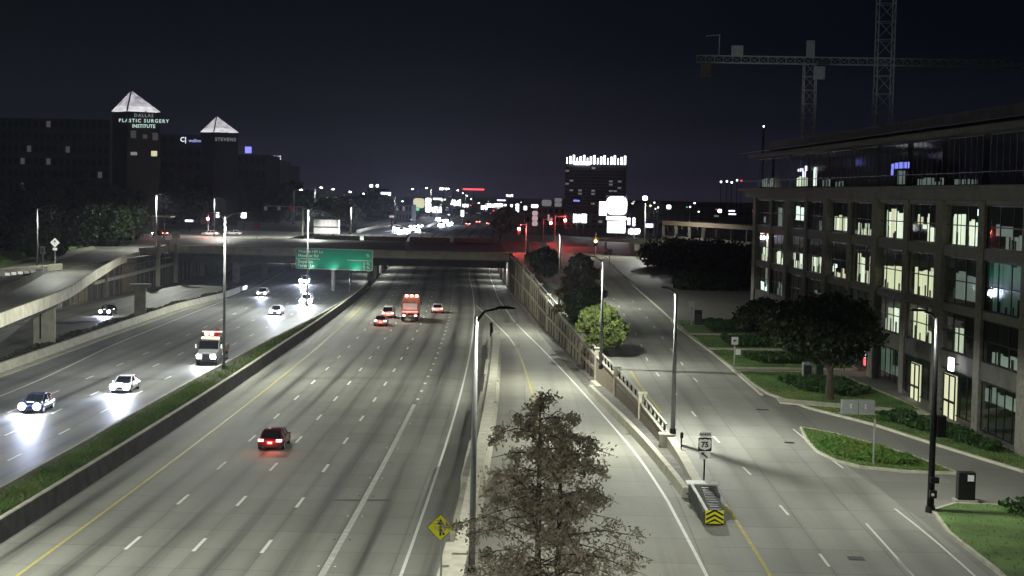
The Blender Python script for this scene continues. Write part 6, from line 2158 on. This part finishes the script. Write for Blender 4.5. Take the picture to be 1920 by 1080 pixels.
for i in range(46):
    px = rs.choice([rs.uniform(560, 1000), rs.uniform(690, 960), rs.uniform(1180, 1420)])
    py = rs.uniform(374, 404)
    d = rs.uniform(800, 1500)
    w = rs.uniform(1.0, 2.2)
    lit_sign(px - w, py - w * 0.6, px + w, py + w * 0.6, d, 'tiny distant town light on the horizon', rs.choice(['white_glow', 'white_glow', 'crown_glow', 'warm_glow', 'red_glow', 'lav_glow', 'amber_lens', 'green_glow']), frame=False, name='town_light')['group'] = 'distant town lights'
block(688, 722, 353, 780, 6, 'dark far building under two white dot signs', 'night_wall', 20, cols=4, rows=4, litfrac=0.3, seed=14, litm='dim_glow', winm='night_glass')
block(742, 772, 384, 700, 6, 'low grey far building beside the blue strip sign', 'grey_block', 20, cols=5, rows=2, litfrac=0.1, seed=15, litm='dim_glow', winm='night_glass')
block(770, 965, 392, 980, 6, 'long low far building behind the lit signs', 'night_wall', 20, cols=16, rows=2, litfrac=0.3, seed=16, litm='dim_glow', winm='night_glass')
block(985, 1060, 388, 700, 6, 'dark red lit low building behind the signals', 'brown_panel', 20, cols=7, rows=2, litfrac=0.1, seed=17, litm='dim_glow', winm='night_glass')
block(1225, 1420, 402, 800, 6, 'dark distant block on the right skyline', 'night_wall', 30, cols=14, rows=3, litfrac=0.05, seed=18, litm='dim_glow', winm='night_glass')


# ------------------------------------------------------------------ thin haze, added for glow round the lights
hm = bpy.data.materials.new('glow_haze')
hm.use_nodes = True
hn = hm.node_tree.nodes
hn.clear()
ho = hn.new('ShaderNodeOutputMaterial')
hv = hn.new('ShaderNodeVolumePrincipled')
hv.inputs['Density'].default_value = 0.00011
hv.inputs['Anisotropy'].default_value = 0.7
hv.inputs['Color'].default_value = (0.82, 0.88, 1.0, 1)
hm.node_tree.links.new(hv.outputs[0], ho.inputs['Volume'])
hz_box = MB().box((0, 2470, 35), (3900, 5200, 78)).build('haze', hm)
hz_box['kind'] = 'stuff'

# ------------------------------------------------------------------ tower cranes
def lattice(mb, a, b, w, n, r=0.07, tri=False):
    a, b = Vector(a), Vector(b)
    d = (b - a).normalized()
    up = Vector((0, 0, 1)) if abs(d.z) < 0.9 else Vector((0, 1, 0))
    s_ = d.cross(up).normalized() * w / 2
    q = s_.normalized().cross(d).normalized() * w / 2
    corners = [s_ + q, -s_ + q, -s_ - q, s_ - q]
    for c in corners:
        mb.beam(a + c, b + c, r * 2, r * 2)
    for k in range(n):
        p0, p1 = a.lerp(b, k / n), a.lerp(b, (k + 1) / n)
        for i in range(4):
            c0, c1 = corners[i], corners[(i + 1) % 4]
            mb.beam(p0 + c0, p1 + c1, r, r)
            mb.beam(p0 + c0, p0 + c1, r, r)


def crane(pxm, pytop, d, wpx, label, jib=None, zb=6):
    top = at_y(pxm, pytop, d)
    base = at_y(pxm, 300, d)
    t = empty('tower_crane', (top.x, d, zb), label, 'crane')
    mb = MB()
    w = wpx / FPX * d
    lattice(mb, (top.x, d, zb), (top.x, d, top.z), w, int((top.z - zb) / w / 1.1), 0.07)
    mb.build('mast', M['crane_steel'], t)
    if jib:
        (xa, ya), (xb, yb) = jib
        A = at_y(xa, ya, d)
        B = at_y(xb, yb, d)
        z = (A.z + B.z) / 2
        mb = MB()
        lattice(mb, (A.x, d, z), (B.x, d, z), 1.1, 44, 0.06)
        mb.build('jib', M['crane_steel'], t)
        MB().box((A.x + 1.6, d, z - 1.6), (1.6, 1.0, 2.4)).build('counterweight', M['dark_concrete'], t)
        MB().box((A.x + 6.5, d, z + 1.4), (1.8, 1.2, 1.6)).build('winch', M['crane_steel'], t)
        mb = MB()
        mb.beam((A.x + 3.6, d, z + 0.5), (A.x + 3.6, d, z + 4.0), 0.15, 0.15)
        mb.beam((A.x + 1.4, d, z + 3.7), (A.x + 3.7, d, z + 3.9), 0.12, 0.12)
        mb.build('frame_post', M['crane_steel'], t)
        MB().box((top.x + 1.4, d - 0.8, z - 2.0), (1.6, 1.6, 2.0)).build('operator_cab', M['crane_steel'], t)
        MB().loft([[(top.x + a, d + b, zz) for a, b in ((-.6, -.6), (.6, -.6), (.6, .6), (-.6, .6))] for zz in (z + .6, z + 3.2)]).build('apex', M['crane_steel'], t)
    return t


cr1 = crane(1519, 118, 260, 22, 'nearer tower crane with a long level jib over the building', ((1306, 114), (2050, 119)))
cr2 = crane(1664, -60, 235, 30, 'thicker crane mast rising out of the top of the picture')
for c_, x_, pw in ((cr1, 1519, 2500), (cr2, 1664, 1800)):
    p = at_y(x_ - 70, 290, 225)
    light('work_floodlight', 'SPOT', c_, Vector((p.x - c_.location.x, -22, 21)), pw, (0.9, 1.0, 0.98), 0.4, rot=(math.radians(140), 0, math.radians(-25)), spot=math.radians(80))
